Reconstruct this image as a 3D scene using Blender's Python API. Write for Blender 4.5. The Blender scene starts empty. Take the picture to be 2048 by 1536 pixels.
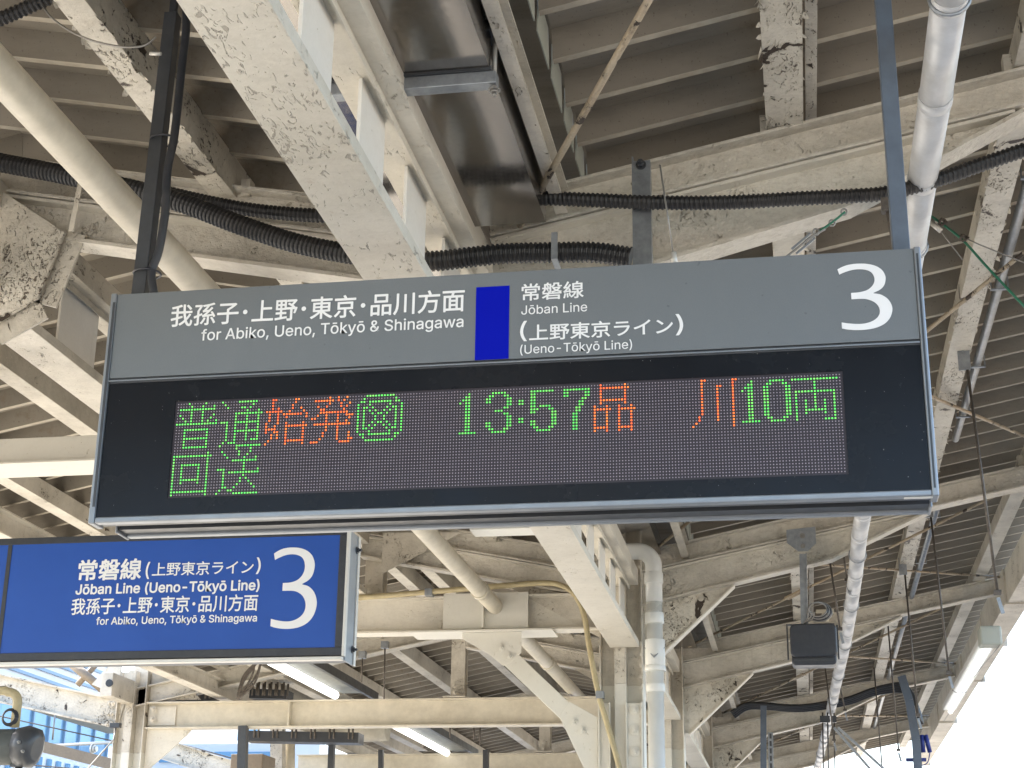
import bpy, bmesh, math, random
import numpy as np
from mathutils import Vector, Matrix
random.seed(7)
R = math.radians
sc = bpy.context.scene
col = sc.collection

# ------------------------------------------------------------------ camera
RX, RY, RZ = 1.9064, 0.0133, 0.1786
F_PX = 3210.1                      # focal length in pixels of the 2048 px wide photograph
def _cm():
    cx, sx, cy, sy, cz, sz = math.cos(RX), math.sin(RX), math.cos(RY), math.sin(RY), math.cos(RZ), math.sin(RZ)
    return (Matrix(((cz, -sz, 0), (sz, cz, 0), (0, 0, 1))) @ Matrix(((1, 0, 0), (0, cx, -sx), (0, sx, cx)))
            @ Matrix(((cy, -sy, 0), (sy, cy, 0), (0, 0, 1))))
CM = _cm()
cd = bpy.data.cameras.new("camera")
cam = bpy.data.objects.new("camera", cd)
col.objects.link(cam)
cam.matrix_world = CM.to_4x4()
cd.sensor_width = 36.0
cd.lens = 36.0 * F_PX / 2048.0
cd.clip_start = 0.05
cd.clip_end = 2000
sc.camera = cam

# ------------------------------------------------------------------ light
w = bpy.data.worlds.new("World"); sc.world = w; w.use_nodes = True
nt = w.node_tree
sky = nt.nodes.new("ShaderNodeTexSky"); sky.sky_type = 'NISHITA'; sky.sun_disc = False
SUN_EL, SUN_AZ = R(42), R(-62)     # azimuth measured from +Y towards +X
sky.sun_elevation = SUN_EL; sky.sun_rotation = SUN_AZ
sky.air_density = 1.0; sky.dust_density = 2.5; sky.ozone_density = 1.0
bg = nt.nodes["Background"]; bg.inputs[1].default_value = 0.15
nt.links.new(sky.outputs[0], bg.inputs[0])
sd = bpy.data.lights.new("sun", 'SUN'); sd.energy = 5.0; sd.angle = R(0.5); sd.color = (1.0, 0.95, 0.87)
sun = bpy.data.objects.new("sun", sd); col.objects.link(sun)
sdir = Vector((math.sin(SUN_AZ) * math.cos(SUN_EL), math.cos(SUN_AZ) * math.cos(SUN_EL), math.sin(SUN_EL)))
sun.rotation_euler = sdir.to_track_quat('Z', 'Y').to_euler()
vs = sc.view_settings
vs.view_transform = 'Standard'; vs.look = 'None'; vs.gamma = 1.0; vs.use_curve_mapping = False
vs.exposure = 2.35
sc.cycles.max_bounces = 8; sc.cycles.diffuse_bounces = 6

# ------------------------------------------------------------------ helpers
def ray(u, v):
    return CM @ Vector(((u - 1024) / F_PX, (768 - v) / F_PX, -1.0))
def at(u, v, Y):
    d = ray(u, v); return d * (Y / d.y)
def xz(u, v, Y):
    p = at(u, v, Y); return p.x, p.z
def atz(u, v, z):
    d = ray(u, v); return d * (z / d.z)

class MB:
    def __init__(s): s.v = []; s.f = []; s.sm = []; s.marks = []
    def add(s, vs, fs, smooth=False):
        n = len(s.v); s.v += [tuple(q) for q in vs]
        s.f += [tuple(i + n for i in f) for f in fs]; s.sm += [smooth] * len(fs)
        return s
    def box(s, x0, x1, y0, y1, z0, z1):
        return s.add([(x0,y0,z0),(x1,y0,z0),(x1,y1,z0),(x0,y1,z0),(x0,y0,z1),(x1,y0,z1),(x1,y1,z1),(x0,y1,z1)],
                     [(0,3,2,1),(4,5,6,7),(0,1,5,4),(1,2,6,5),(2,3,7,6),(3,0,4,7)])
    def sweep(s, prof, p0, p1, up=(0,0,1), step=None):
        """closed 2-D profile (a across, b up) carried from p0 to p1"""
        p0 = Vector(p0); p1 = Vector(p1); d = (p1 - p0).normalized(); up = Vector(up)
        a = d.cross(up).normalized(); b = a.cross(d).normalized(); n = len(prof)
        vs = [p + a * u + b * v for p in (p0, p1) for u, v in prof]
        fs = [(i, (i+1) % n, n + (i+1) % n, n + i) for i in range(n)]
        fs += [tuple(range(n))[::-1], tuple(range(n, 2*n))]
        return s.add(vs, fs)
    def bar(s, p0, p1, wd, ht, up=(0,0,1)):
        return s.sweep([(-wd/2,-ht/2),(wd/2,-ht/2),(wd/2,ht/2),(-wd/2,ht/2)], p0, p1, up)
    def tube(s, pts, r, seg=10, caps=True, closed=False):
        pts = [Vector(p) for p in pts]; n = len(pts)
        rs = r if isinstance(r, (list, tuple)) else [r] * n
        rings = []; prev = None
        for i, p in enumerate(pts):
            t = (pts[min(i+1, n-1)] - pts[max(i-1, 0)])
            if t.length < 1e-9: t = Vector((0,0,1))
            t.normalize()
            if prev is None:
                ref = Vector((0,0,1)) if abs(t.z) < .9 else Vector((1,0,0)); a = t.cross(ref).normalized()
            else:
                a = (prev - t * prev.dot(t)).normalized()
            prev = a; b = t.cross(a)
            rings.append([p + (a*math.cos(2*math.pi*k/seg) + b*math.sin(2*math.pi*k/seg)) * rs[i] for k in range(seg)])
        vs = [q for rg in rings for q in rg]; fs = []
        for i in range(n-1):
            for k in range(seg):
                fs.append((i*seg+k, i*seg+(k+1)%seg, (i+1)*seg+(k+1)%seg, (i+1)*seg+k))
        s.add(vs, fs, True)
        if caps:
            m = len(s.v) - n*seg
            s.f.append(tuple(m + k for k in range(seg))[::-1]); s.sm.append(False)
            s.f.append(tuple(m + (n-1)*seg + k for k in range(seg))); s.sm.append(False)
        return s
    def plate(s, poly, y0, y1):
        """polygon in x,z given thickness along y"""
        n = len(poly)
        vs = [(x, y0, z) for x, z in poly] + [(x, y1, z) for x, z in poly]
        fs = [tuple(range(n)), tuple(range(n, 2*n))[::-1]] + [(i, n+i, n+(i+1)%n, (i+1)%n) for i in range(n)]
        return s.add(vs, fs)
    def bolt(s, p, r=.016, h=.014, ax=(0,-1,0), washer=True):
        s.marks.append((len(s.v), len(s.f)))
        p = Vector(p); ax = Vector(ax)
        if washer: s.tube([p, p + ax*.004], r*1.5, 14)
        s.tube([p + ax*.003, p + ax*h], r, 6); s.tube([p + ax*h, p + ax*(h+.012)], r*.5, 8)
        return s
    def build(s, name, mat, parent=None, bevel=0, label=None):
        if name in ('bolts', 'bolt_heads', 'screws') and s.marks:
            ends = s.marks[1:] + [(len(s.v), len(s.f))]
            for (v0, f0), (v1, f1) in zip(s.marks, ends):
                q = MB(); q.v = s.v[v0:v1]; q.f = [tuple(i-v0 for i in f) for f in s.f[f0:f1]]; q.sm = s.sm[f0:f1]
                q.build({'bolts': 'bolt', 'bolt_heads': 'bolt', 'screws': 'screw'}[name], mat, parent)
            return
        me = bpy.data.meshes.new(name)
        me.from_pydata(s.v, [], s.f); me.update()
        bm = bmesh.new(); bm.from_mesh(me); bmesh.ops.recalc_face_normals(bm, faces=bm.faces); bm.to_mesh(me); bm.free()
        me.polygons.foreach_set("use_smooth", s.sm)
        me.materials.append(mat)
        o = bpy.data.objects.new(name, me); col.objects.link(o)
        if parent: o.parent = parent
        if bevel:
            b = o.modifiers.new("bevel", 'BEVEL'); b.width = bevel; b.segments = 2; b.limit_method = 'ANGLE'
            b.angle_limit = R(40)
        if label: o["label"] = label
        return o
def tag(o, label=None, cat=None, group=None, kind=None):
    if label: o["label"] = label
    if cat: o["category"] = cat
    if group: o["group"] = group
    if kind: o["kind"] = kind
    return o
def thing(name, label, cat, group=None, kind=None):
    o = bpy.data.objects.new(name, None); col.objects.link(o); o.empty_display_size = .1
    return tag(o, label, cat, group, kind)
def iprof(wd, ht, tf=.012, tw=.01):
    a, b, c = wd/2, ht, tw/2
    return [(-a,0),(a,0),(a,tf),(c,tf),(c,b-tf),(a,b-tf),(a,b),(-a,b),(-a,b-tf),(-c,b-tf),(-c,tf),(-a,tf)]
def cprof(wd, ht, t=.009, flip=1):
    a = wd/2 * flip; t2 = t * flip
    p = [(-a,0),(a,0),(a,t),(-a+t2,t),(-a+t2,ht-t),(a,ht-t),(a,ht),(-a,ht)]
    return p if flip > 0 else p[::-1]
def smooth_path(pts, n=8):
    pts = [Vector(p) for p in pts]; out = []
    P = [pts[0]*2 - pts[1]] + pts + [pts[-1]*2 - pts[-2]]
    for i in range(1, len(P)-2):
        for k in range(n):
            t = k / n; a, b, c, d = P[i-1], P[i], P[i+1], P[i+2]
            out.append(.5*((2*b) + (c-a)*t + (2*a-5*b+4*c-d)*t*t + (3*b-a-3*c+d)*t**3))
    out.append(pts[-1]); return out
def resample(pts, step):
    L = [0]
    for a, b in zip(pts, pts[1:]): L.append(L[-1] + (b-a).length)
    n = max(2, int(L[-1]/step)); out = []; j = 0
    for i in range(n+1):
        s_ = L[-1]*i/n
        while j < len(L)-2 and L[j+1] < s_: j += 1
        t = (s_-L[j]) / max(1e-9, L[j+1]-L[j]); out.append(pts[j].lerp(pts[j+1], min(1, t)))
    return out

# ------------------------------------------------------------------ materials
class NT:
    def __init__(s, name):
        s.m = bpy.data.materials.new(name); s.m.use_nodes = True; s.t = s.m.node_tree
        s.b = s.t.nodes["Principled BSDF"]; s.co = s.t.nodes.new("ShaderNodeTexCoord")
    def n(s, ty, **kw):
        o = s.t.nodes.new(ty)
        for k, v in kw.items():
            if isinstance(k, str) and hasattr(o, k): setattr(o, k, v)
        return o
    def l(s, a, b): s.t.links.new(a, b)
    def map(s, scale=(1,1,1), src=None):
        m = s.n("ShaderNodeMapping"); m.inputs["Scale"].default_value = scale
        s.l(src or s.co.outputs["Object"], m.inputs[0]); return m.outputs[0]
    def noise(s, scale, vec=None, detail=4, rough=.55, dist=0):
        o = s.n("ShaderNodeTexNoise"); o.inputs["Scale"].default_value = scale
        o.inputs["Detail"].default_value = detail; o.inputs["Roughness"].default_value = rough
        o.inputs["Distortion"].default_value = dist
        s.l(vec or s.co.outputs["Object"], o.inputs["Vector"]); return o.outputs["Fac"]
    def ramp(s, fac, a, b, ca=0., cb=1.):
        o = s.n("ShaderNodeMapRange"); o.inputs[1].default_value = a; o.inputs[2].default_value = b
        o.inputs[3].default_value = ca; o.inputs[4].default_value = cb; s.l(fac, o.inputs[0]); return o.outputs[0]
    def math(s, op, a, b=None):
        o = s.n("ShaderNodeMath", operation=op)
        for i, q in enumerate((a, b)):
            if q is None: continue
            if isinstance(q, (int, float)): o.inputs[i].default_value = q
            else: s.l(q, o.inputs[i])
        return o.outputs[0]
    def mix(s, fac, a, b, mode='MIX'):
        o = s.n("ShaderNodeMix", data_type='RGBA', blend_type=mode)
        for i, q in ((0, fac), (6, a), (7, b)):
            if isinstance(q, (int, float)): o.inputs[i].default_value = q
            elif isinstance(q, tuple): o.inputs[i].default_value = (*q, 1)
            else: s.l(q, o.inputs[i])
        return o.outputs[2]
    def bump(s, h, st, dist=.01):
        o = s.n("ShaderNodeBump"); o.inputs["Strength"].default_value = st; o.inputs["Distance"].default_value = dist
        s.l(h, o.inputs["Height"]); s.l(o.outputs[0], s.b.inputs["Normal"])
    def done(s, colr, rough=.5, metal=0., spec=.5):
        if isinstance(colr, tuple): s.b.inputs["Base Color"].default_value = (*colr, 1)
        else: s.l(colr, s.b.inputs["Base Color"])
        if isinstance(rough, (int, float)): s.b.inputs["Roughness"].default_value = rough
        else: s.l(rough, s.b.inputs["Roughness"])
        s.b.inputs["Metallic"].default_value = metal; s.b.inputs["Specular IOR Level"].default_value = spec
        return s.m

def paint(name, ca, cb, crack=.5, peel=.5, dirt=.4, wrinkle=.3, sc_=1.0, rough=.45, dark=.7):
    """old oil paint: colour drift, curled cracks, flaked spots, soot"""
    n = NT(name)
    base = n.mix(n.ramp(n.noise(1.3), .35, .65), ca, cb)
    fine = n.noise(55*sc_, detail=6, rough=.7)
    base = n.mix(n.ramp(fine, .3, .7, 0, .12), base, (cb[0]*.7, cb[1]*.68, cb[2]*.62))
    rust = n.ramp(n.noise(7*sc_, detail=8, rough=.75), .63, .75, 0, .55)
    base = n.mix(rust, base, (.30, .17, .07))
    soot = n.math('MULTIPLY', n.ramp(n.noise(3.1, detail=7, rough=.7), .45, .75), dirt)
    base = n.mix(soot, base, (.10, .085, .06))
    wr = n.math('MULTIPLY', n.ramp(n.noise(30*sc_, n.map((.6, 1, 1.5)), detail=6, rough=.7, dist=.8), .52, .34, 0, 1), .30*min(1, wrinkle))  # darker wrinkles: grime plus raking shade painted in where the bump reads weakly
    base = n.mix(wr, base, (.27, .225, .165))
    stk = n.ramp(n.noise(5, n.map((4, 4, .5)), detail=7, rough=.7), .56, .74, 0, .35*min(1, dirt*2.5))
    base = n.mix(stk, base, (.24, .19, .13))
    # curled cracks: short slanting strokes, gathered in zones
    mp = n.n("ShaderNodeMapping"); mp.inputs["Scale"].default_value = (2.1, .9, 1.6); mp.inputs["Rotation"].default_value = (.5, .7, .4)
    n.l(n.co.outputs["Object"], mp.inputs[0])
    c1 = n.noise(24*sc_, mp.outputs[0], detail=2.5, rough=.5, dist=1.4)
    zone = n.ramp(n.noise(2.6, detail=4, rough=.6), .66 - .22*crack, .82 - .22*crack, -.12, .035)
    c2 = n.math('ADD', c1, zone)
    cr = n.ramp(c2, .645, .665)
    lift = n.ramp(c2, .575, .645)
    # flakes gone: ragged blotches
    pz = n.noise(6*sc_, n.map((1.3, .8, 1)), detail=7, rough=.58, dist=.5)
    pl = n.ramp(pz, .735 - .07*peel, .740 - .07*peel)
    edge = n.ramp(pz, .705 - .07*peel, .735 - .07*peel)
    base = n.mix(n.math('MULTIPLY', n.math('MAXIMUM', edge, lift), .30), base, (.80, .73, .58))
    base = n.mix(n.math('MULTIPLY', cr, .35 + .6*min(1, max(0, dark))), base, (.06, .042, .028))
    base = n.mix(pl, base, (.045, .03, .02))
    h = n.math('MULTIPLY', n.noise(38*sc_, detail=4, rough=.6), .55*wrinkle)
    h = n.math('ADD', h, n.math('MULTIPLY', n.noise(8, detail=2), .25*wrinkle))
    h = n.math('ADD', h, n.math('MULTIPLY', n.math('SUBTRACT', lift, n.math('MULTIPLY', cr, 1.6)), .45))
    h = n.math('ADD', h, n.math('MULTIPLY', n.math('SUBTRACT', edge, n.math('MULTIPLY', pl, 2.2)), .4))
    n.bump(h, 1.0, .008 + .010*max(0, wrinkle-.3))
    return n.done(base, rough)
def simple(name, c, rough=.5, metal=0., var=.12, scale=30, bump=.0, spec=.5, dirt=0., dcol=(.06,.05,.04)):
    n = NT(name)
    f = n.noise(scale, detail=5, rough=.65)
    b = n.mix(n.ramp(f, .3, .7), tuple(q*(1-var) for q in c), tuple(min(1, q*(1+var)) for q in c))
    if dirt:
        b = n.mix(n.math('MULTIPLY', n.ramp(n.noise(4, detail=8, rough=.7), .45, .7), dirt), b, dcol)
    rr = n.ramp(n.noise(scale*.4, detail=4), .3, .7, max(0, rough-.07), min(1, rough+.07))
    if bump: n.bump(f, bump, .004)
    return n.done(b, rr, metal, spec)
def emit(name, c, s_):
    n = NT(name); n.b.inputs["Emission Color"].default_value = (*c, 1); n.b.inputs["Emission Strength"].default_value = s_
    return n.done(c, .4)

M = {}
CA, CB = (.71, .67, .58), (.62, .58, .49)
M['cream'] = paint("cream_paint", CA, CB, .75, -.4, .15, .4, dark=.2)
M['cream_old'] = paint("cream_paint_flaking", (.67,.625,.535), (.55,.505,.42), 0.85, .5, .4, .55, 1.15, dark=.7)
M['cream_peel'] = paint("cream_paint_peeling", (.69,.645,.555), (.58,.535,.445), 1.1, 1.45, .35, .7, 1.15, dark=.95)
M['cream_clean'] = paint("cream_paint_fresh", (.68,.66,.585), (.65,.625,.55), .0, -2, .05, .06, dark=0)
M['wrinkle'] = paint("cream_paint_wrinkled", (.68,.64,.555), (.57,.53,.45), .72, -.5, .40, 1.3, .9, dark=.25)
M['batten'] = paint("white_paint", (.80,.79,.75), (.74,.72,.66), .3, -.8, .1, .15, dark=.2)
M['white'] = simple("white_plastic_pipe", (.66,.66,.62), .32, var=.04, scale=6, dirt=.03)
M['ivory'] = simple("ivory_pipe_paint", (.60,.55,.44), .4, var=.1, scale=9, dirt=.2, dcol=(.2,.15,.08))
M['tray'] = simple("tan_conduit", (.42,.35,.20), .5, var=.15, scale=14)
M['dark_steel'] = simple("charcoal_painted_steel", (.04,.044,.05), .38, var=.15, scale=30, dirt=.15, dcol=(.12,.11,.09))
M['blue_steel'] = simple("slate_painted_steel", (.10,.125,.16), .4, var=.1, scale=20)
M['rail'] = simple("grey_anodised_rail", (.26,.28,.30), .35, .5, var=.08, scale=12)
M['rail_light'] = simple("pale_aluminium_rail", (.62,.60,.55), .35, .3, var=.06, scale=12)
M['galv'] = simple("galvanised_steel", (.30,.32,.34), .38, .65, var=.2, scale=22)
M['duct'] = simple("galvanised_duct", (.60,.605,.61), .46, .25, var=.10, scale=7, dirt=.25, dcol=(.22,.18,.13))
M['rubber'] = simple("black_corrugated_plastic", (.018,.018,.019), .42, var=.35, scale=20, dirt=.35, dcol=(.06,.055,.05))
M['black'] = simple("black_plastic", (.026,.029,.036), .38, var=.2, scale=30, dirt=.3, dcol=(.07,.065,.06))
M['rust'] = paint("rusty_rod_paint", (.50,.43,.32), (.40,.30,.19), 1.0, 2.0, .5, .6, 2.2)
M['darkrod'] = simple("weathered_dark_rod", (.10,.085,.07), .5, .3, var=.4, scale=40)
M['wire'] = simple("steel_wire", (.28,.27,.25), .45, .6, var=.1)
M['green'] = simple("green_insulated_wire", (.02,.16,.09), .4)
M['sticker'] = simple("pale_label", (.7,.7,.66), .5, var=.03)
M['bluetube'] = simple("blue_cable_boot", (.02,.035,.20), .5)
# roof underside
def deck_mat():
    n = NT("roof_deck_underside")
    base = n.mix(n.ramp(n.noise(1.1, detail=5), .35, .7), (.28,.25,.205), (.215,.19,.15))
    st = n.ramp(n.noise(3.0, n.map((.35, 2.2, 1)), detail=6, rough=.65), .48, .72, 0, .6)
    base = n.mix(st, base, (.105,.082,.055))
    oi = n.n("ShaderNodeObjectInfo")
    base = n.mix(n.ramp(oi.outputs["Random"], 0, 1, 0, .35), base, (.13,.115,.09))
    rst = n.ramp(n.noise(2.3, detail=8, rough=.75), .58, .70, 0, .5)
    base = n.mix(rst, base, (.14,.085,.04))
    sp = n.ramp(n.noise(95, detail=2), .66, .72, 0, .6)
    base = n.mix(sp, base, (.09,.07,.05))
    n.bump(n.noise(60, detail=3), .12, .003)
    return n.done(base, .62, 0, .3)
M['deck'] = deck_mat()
M['rib'] = simple("rib_underside_lit_tone", (.40,.36,.285), .6, var=.14, scale=9, dirt=.5, dcol=(.20,.13,.07))  # paler than the deck: brighter light on the ribs put into the colour
M['closure'] = simple("pale_green_closure_sheet", (.42,.44,.38), .5, var=.08, scale=8, dirt=.2)
def stainless():
    n = NT("stainless_gutter")
    b = n.mix(n.ramp(n.noise(4, n.map((1, .25, 1)), detail=6), .35, .7), (.30,.28,.26), (.23,.215,.20))
    h = n.noise(2.2, n.map((1.0, .7, 1)), detail=2)
    n.bump(h, .10, .03)
    return n.done(b, n.ramp(n.noise(40), .3, .7, .11, .19), .93)
M['stainless'] = stainless()
def face_grey():
    n = NT("grey_sign_face")
    b = n.mix(n.ramp(n.noise(400, detail=2), .3, .7), (.138,.153,.161), (.157,.171,.179))
    dots = n.ramp(n.noise(42, detail=1), .77, .80, 0, .4)
    b = n.mix(dots, b, (.05,.058,.062))
    smear = n.ramp(n.noise(5, n.map((1,1,.5)), detail=5), .5, .75, 0, .18)
    b = n.mix(smear, b, (.19,.205,.215))
    return n.done(b, .34, 0, .5)
M['grey_face'] = face_grey()
def glass_black():
    n = NT("smoked_display_window")
    b = n.mix(n.ramp(n.noise(60, detail=5, rough=.8), .66, .72, 0, .3), (.0075,.0085,.011), (.05,.05,.055))
    b = n.mix(n.ramp(n.noise(170, detail=2, rough=.5), .765, .775), b, (.35,.34,.32))
    return n.done(b, n.ramp(n.noise(9, detail=5), .3, .7, .2, .3), 0, .22)
M['screen'] = glass_black()
M['blue_stripe'] = simple("deep_blue_print", (.001,.006,.36), .55, var=.04, scale=300, spec=.08)
def bluesign():
    n = NT("blue_sign_face")
    b = n.mix(n.ramp(n.noise(3), .3, .7), (.013,.070,.335), (.017,.081,.37))
    return n.done(b, .4, 0, .35)
M['blue_face'] = bluesign()
M['lettering'] = simple("white_lettering", (.80,.80,.79), .45, var=.02, scale=10)
M['led_off'] = simple("unlit_led", (.42,.36,.41), .35, var=.2, scale=300)
M['led_back'] = simple("led_circuit_board", (.022,.016,.023), .5, var=.3, scale=160)
def led(name, cols, s_):
    n = NT(name); wn = n.n("ShaderNodeTexWhiteNoise"); wn.noise_dimensions = '3D'
    sn = n.n("ShaderNodeVectorMath", operation='SNAP'); sn.inputs[1].default_value = (.0093, 1, .0095)
    n.l(n.co.outputs["Object"], sn.inputs[0]); n.l(sn.outputs[0], wn.inputs["Vector"])
    c = n.mix(wn.outputs["Value"], cols[0], cols[1])
    n.l(c, n.b.inputs["Emission Color"]); n.b.inputs["Emission Strength"].default_value = s_
    return n.done(cols[0], .4)
M['led_green'] = led("lit_green_led", ((.08,.75,.12), (.40,.90,.16)), .19)
M['led_orange'] = led("lit_orange_led", ((1.0,.10,.03), (1.0,.30,.04)), .32)
M['lamp_housing'] = simple("grey_lamp_housing", (.22,.23,.21), .5)
M['tube_light'] = emit("fluorescent_tube", (1,1,.97), .6)
def ground_mat(name, ca, cb, s_=2, b_=.2):
    n = NT(name)
    b = n.mix(n.ramp(n.noise(s_, detail=8, rough=.7), .3, .7), ca, cb)
    b = n.mix(n.ramp(n.noise(40, detail=6), .4, .8, 0, .3), b, tuple(q*.5 for q in ca))
    n.bump(n.noise(60, detail=5), b_, .01); return n.done(b, .85)
M['platform'] = ground_mat("platform_concrete", (.42,.40,.36), (.34,.32,.285))
M['ballast'] = ground_mat("track_ballast", (.27,.23,.18), (.20,.17,.135), 8, .8)
M['ground'] = ground_mat("far_ground", (.24,.22,.19), (.18,.17,.15))
M['bwhite'] = simple("white_wall_panel", (.74,.76,.78), .6, var=.04, scale=.5)
M['bglass'] = simple("sky_blue_glazing", (.20,.37,.54), .12, .3, var=.25, scale=.25)
M['bmull'] = simple("blue_grey_mullion", (.22,.33,.45), .4, var=.05)
M['bband'] = simple("pale_blue_band", (.42,.56,.72), .5, var=.04, scale=.4)
M['brownbox'] = simple("brown_painted_box", (.22,.17,.115), .55, var=.1, dirt=.2)

# ------------------------------------------------------------------ roof shape
XV, ZV, SL = -1.36, 2.88, .20          # valley line and slope of the canopy
XR, XL, XE = -3.45, -7.3, 2.02         # ridge, far valley, right eave
def ztop(x):                            # top of the rafters = underside of purlins
    if x >= XV: return ZV + SL*(x-XV)
    if x >= XR: return ZV + SL*(XV-x)
    zr = ZV + SL*(XV-XR)
    if x >= XL: return zr - SL*(XR-x)
    return zr - SL*(XR-XL) + SL*(XL-x)
PH = .125                               # purlin height
YR = {'A': 6.0, 'B': 12.35, 'C': 16.6, 'D': 21.9, 'E': 27.0, 'Z': 0.4}

# ground
tag(MB().box(-10.5, 3.2, -30, 90, -1.9, -1.6).build("platform", M['platform']), kind="structure")
tag(MB().box(-60, 60, -60, 140, -3.0, -2.75).build("track_bed", M['ballast']), kind="structure")
tag(MB().box(-900, 900, -900, 900, -3.4, -3.02).build("ground", M['ground']), kind="structure")

# ------------------------------------------------------------------ roof sheets
PITCH = .335
def pan_mesh(name, xa, xb):
    """one folded roof pan: narrow low flat, web, high flat, web; runs from xa to xb"""
    p = [(0,0),(.030,0),(.062,.112),(.298,.112),(.330,0),(.335,0)]
    t = .004; vs = []; fs = []
    for x in (xa, xb):
        z = ztop(x) + PH
        for (y, h) in p: vs.append((x, y, z+h))
        for (y, h) in reversed(p): vs.append((x, y, z+h+t))
    n = len(p)*2
    fs = [(i, (i+1)%n, n+(i+1)%n, n+i) for i in range(n)] + [tuple(range(n))[::-1], tuple(range(n, 2*n))]
    return MB().add(vs, fs), name
def roof(name, xa, xb, y0, y1, skip=None):
    root = bpy.data.objects.new(name, None); col.objects.link(root); root["kind"] = "structure"
    mb, _ = pan_mesh("roof_sheet", xa, xb)
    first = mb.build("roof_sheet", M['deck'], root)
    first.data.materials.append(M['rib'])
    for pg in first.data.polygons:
        if all(mb.v[i][2] - (ztop(mb.v[i][0]) + PH) < .006 for i in pg.vertices): pg.material_index = 1  # low flats get the tone with the light painted in
    k = 0; y = y0
    while y < y1:
        if not (skip and skip(y)):
            o = first if k == 0 else first.copy()
            if k: col.objects.link(o); o.parent = root
            o.location = (0, y, 0); k += 1
        y += PITCH
    return root
roof("canopy_roof", -.80, 2.20, -1.5, 31)
roof("canopy_roof", XR-.0, -1.72, -1.5, 31)
roof("canopy_roof", -6.9, XR+.004, -1.502, 15.0)
roof("canopy_roof", -10.2, -7.7, -1.5, 8.5)
roof("canopy_roof", -5.05, XR+.004, 15.1, 31)
tag(MB().box(-1.95, -.78, -1.5, 31, 3.252, 3.258).build("valley_light_block", M['deck']), kind="structure")  # added sheet that stops daylight leaking in along the valley
roof("canopy_roof", -6.9, -5.045, 15.098, 31)
tag(MB().box(XR-.25, XR+.25, -1.5, 31, ztop(XR)+PH+.125, ztop(XR)+PH+.13).build("ridge_light_block", M['deck']), kind="structure")  # added strip over the ridge gap to keep stray light out
# closure pieces at the low edge of the right slope
cl = thing("eave_closure_strip", "row of pale trapezoid closure pieces between the roof ribs beside the steel gutter", "closure strip")
cm = None
for k in range(60):
    y = -1.5 + k*PITCH
    if cm is None:
        z = ztop(-.80)+PH
        cm = MB().add([(-.815,.045,z-.05),(-.815,.315,z-.05),(-.815,.285,z+.108),(-.815,.062,z+.108),
                       (-.810,.045,z-.05),(-.810,.315,z-.05),(-.810,.285,z+.108),(-.810,.062,z+.108)],
                      [(0,1,2,3),(7,6,5,4),(0,4,5,1),(1,5,6,2),(2,6,7,3),(3,7,4,0)]).build("closure_piece", M['closure'], cl)
        o = cm
    else:
        o = cm.copy(); col.objects.link(o); o.parent = cl
    o.location = (0, y, 0)

# ------------------------------------------------------------------ purlins
def purlin(x, y0, y1, label, wd=.10, ht=PH-.004, mat='cream_old', flip=1, dz=0.0, group="purlins under the canopy roof"):
    z = ztop(x) + dz
    t = thing("purlin", label, "purlin", group)
    MB().sweep(cprof(wd, ht, .012, flip), (x, y0, z+.002), (x, y1, z+.002)).build("channel", M[mat], t, .0015)
    if mat == 'cream_peel':
        fl = MB()
        for k in range(190):
            y_ = random.uniform(3.2, 16); s_ = random.uniform(.008, .030) * (1.3 if random.random() < .2 else 1)
            e_ = random.choice((-1, 1)) * wd/2; a_ = random.uniform(-.9, .9); dn = random.uniform(.2, 1.0)
            p_ = Vector((x+e_, y_, z+.002)); u_ = Vector((math.sin(a_)*.3, math.cos(a_), .0)) * s_
            v_ = Vector((math.copysign(1, e_)*random.uniform(-.2, 1), random.uniform(-.4, .4), -dn)).normalized() * s_ * random.uniform(.5, 1.1)
            fl.add([p_-u_, p_+u_*.6, p_+u_*.9+v_*.5+Vector((0,0,.2*s_)), p_+v_, p_-u_*.7+v_*.55], [(0,1,2,3,4)])
        fl.build("paint_flakes", M[mat], t)["kind"] = "stuff"
    for nm, yy in YR.items():
        if y0 < yy < y1 and nm in 'AB': MB().box(x-.09*flip-.01, x-.09*flip+.03, yy-.03, yy+.03, z, z+.08).build("cleat", M[mat], t)
    return t
purlin(.045, -1.5, 31, "peeling cream purlin running away above the middle of the departure board", wd=.15, mat='cream_peel')
purlin(1.03, -1.5, 31, "thick flaking cream purlin just right of the departure board with a grey conduit along it", wd=.13, mat='cream_peel')
purlin(1.83, -1.5, 31, "flaking cream purlin second in from the right eave", wd=.12, mat='cream_old')
purlin(-2.36, -1.5, 31, "badly peeled cream purlin behind the left hanger pole with holes in its paint", wd=.11, ht=.17, mat='cream_peel', flip=-1, dz=-.045)
purlin(-3.30, 12.5, 31, "cream ridge purlin seen right of the blue number sign, right one of the pair", wd=.11, ht=.17, mat='cream_old', flip=-1, dz=-.06)
purlin(-3.62, 12.5, 31, "cream ridge purlin seen right of the blue number sign, left one of the pair", wd=.11, ht=.15, mat='cream_old', flip=-1, dz=-.05)
purlin(-4.42, -1.5, 31, "brown shadowed purlin at the left edge of the photo below the ladder girder", wd=.13, ht=.17, mat='cream_old', flip=-1, dz=-.05)
purlin(-5.25, -1.5, 31, "purlin with a riveted strip at the left edge just under the fresh white beam", wd=.12, ht=.13, mat='cream_old', flip=-1, dz=-.02)
purlin(-6.1, -1.5, 31, "low cream purlin near the left column line", wd=.12, ht=.14, mat='cream_old', flip=-1, dz=-.02)
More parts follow.
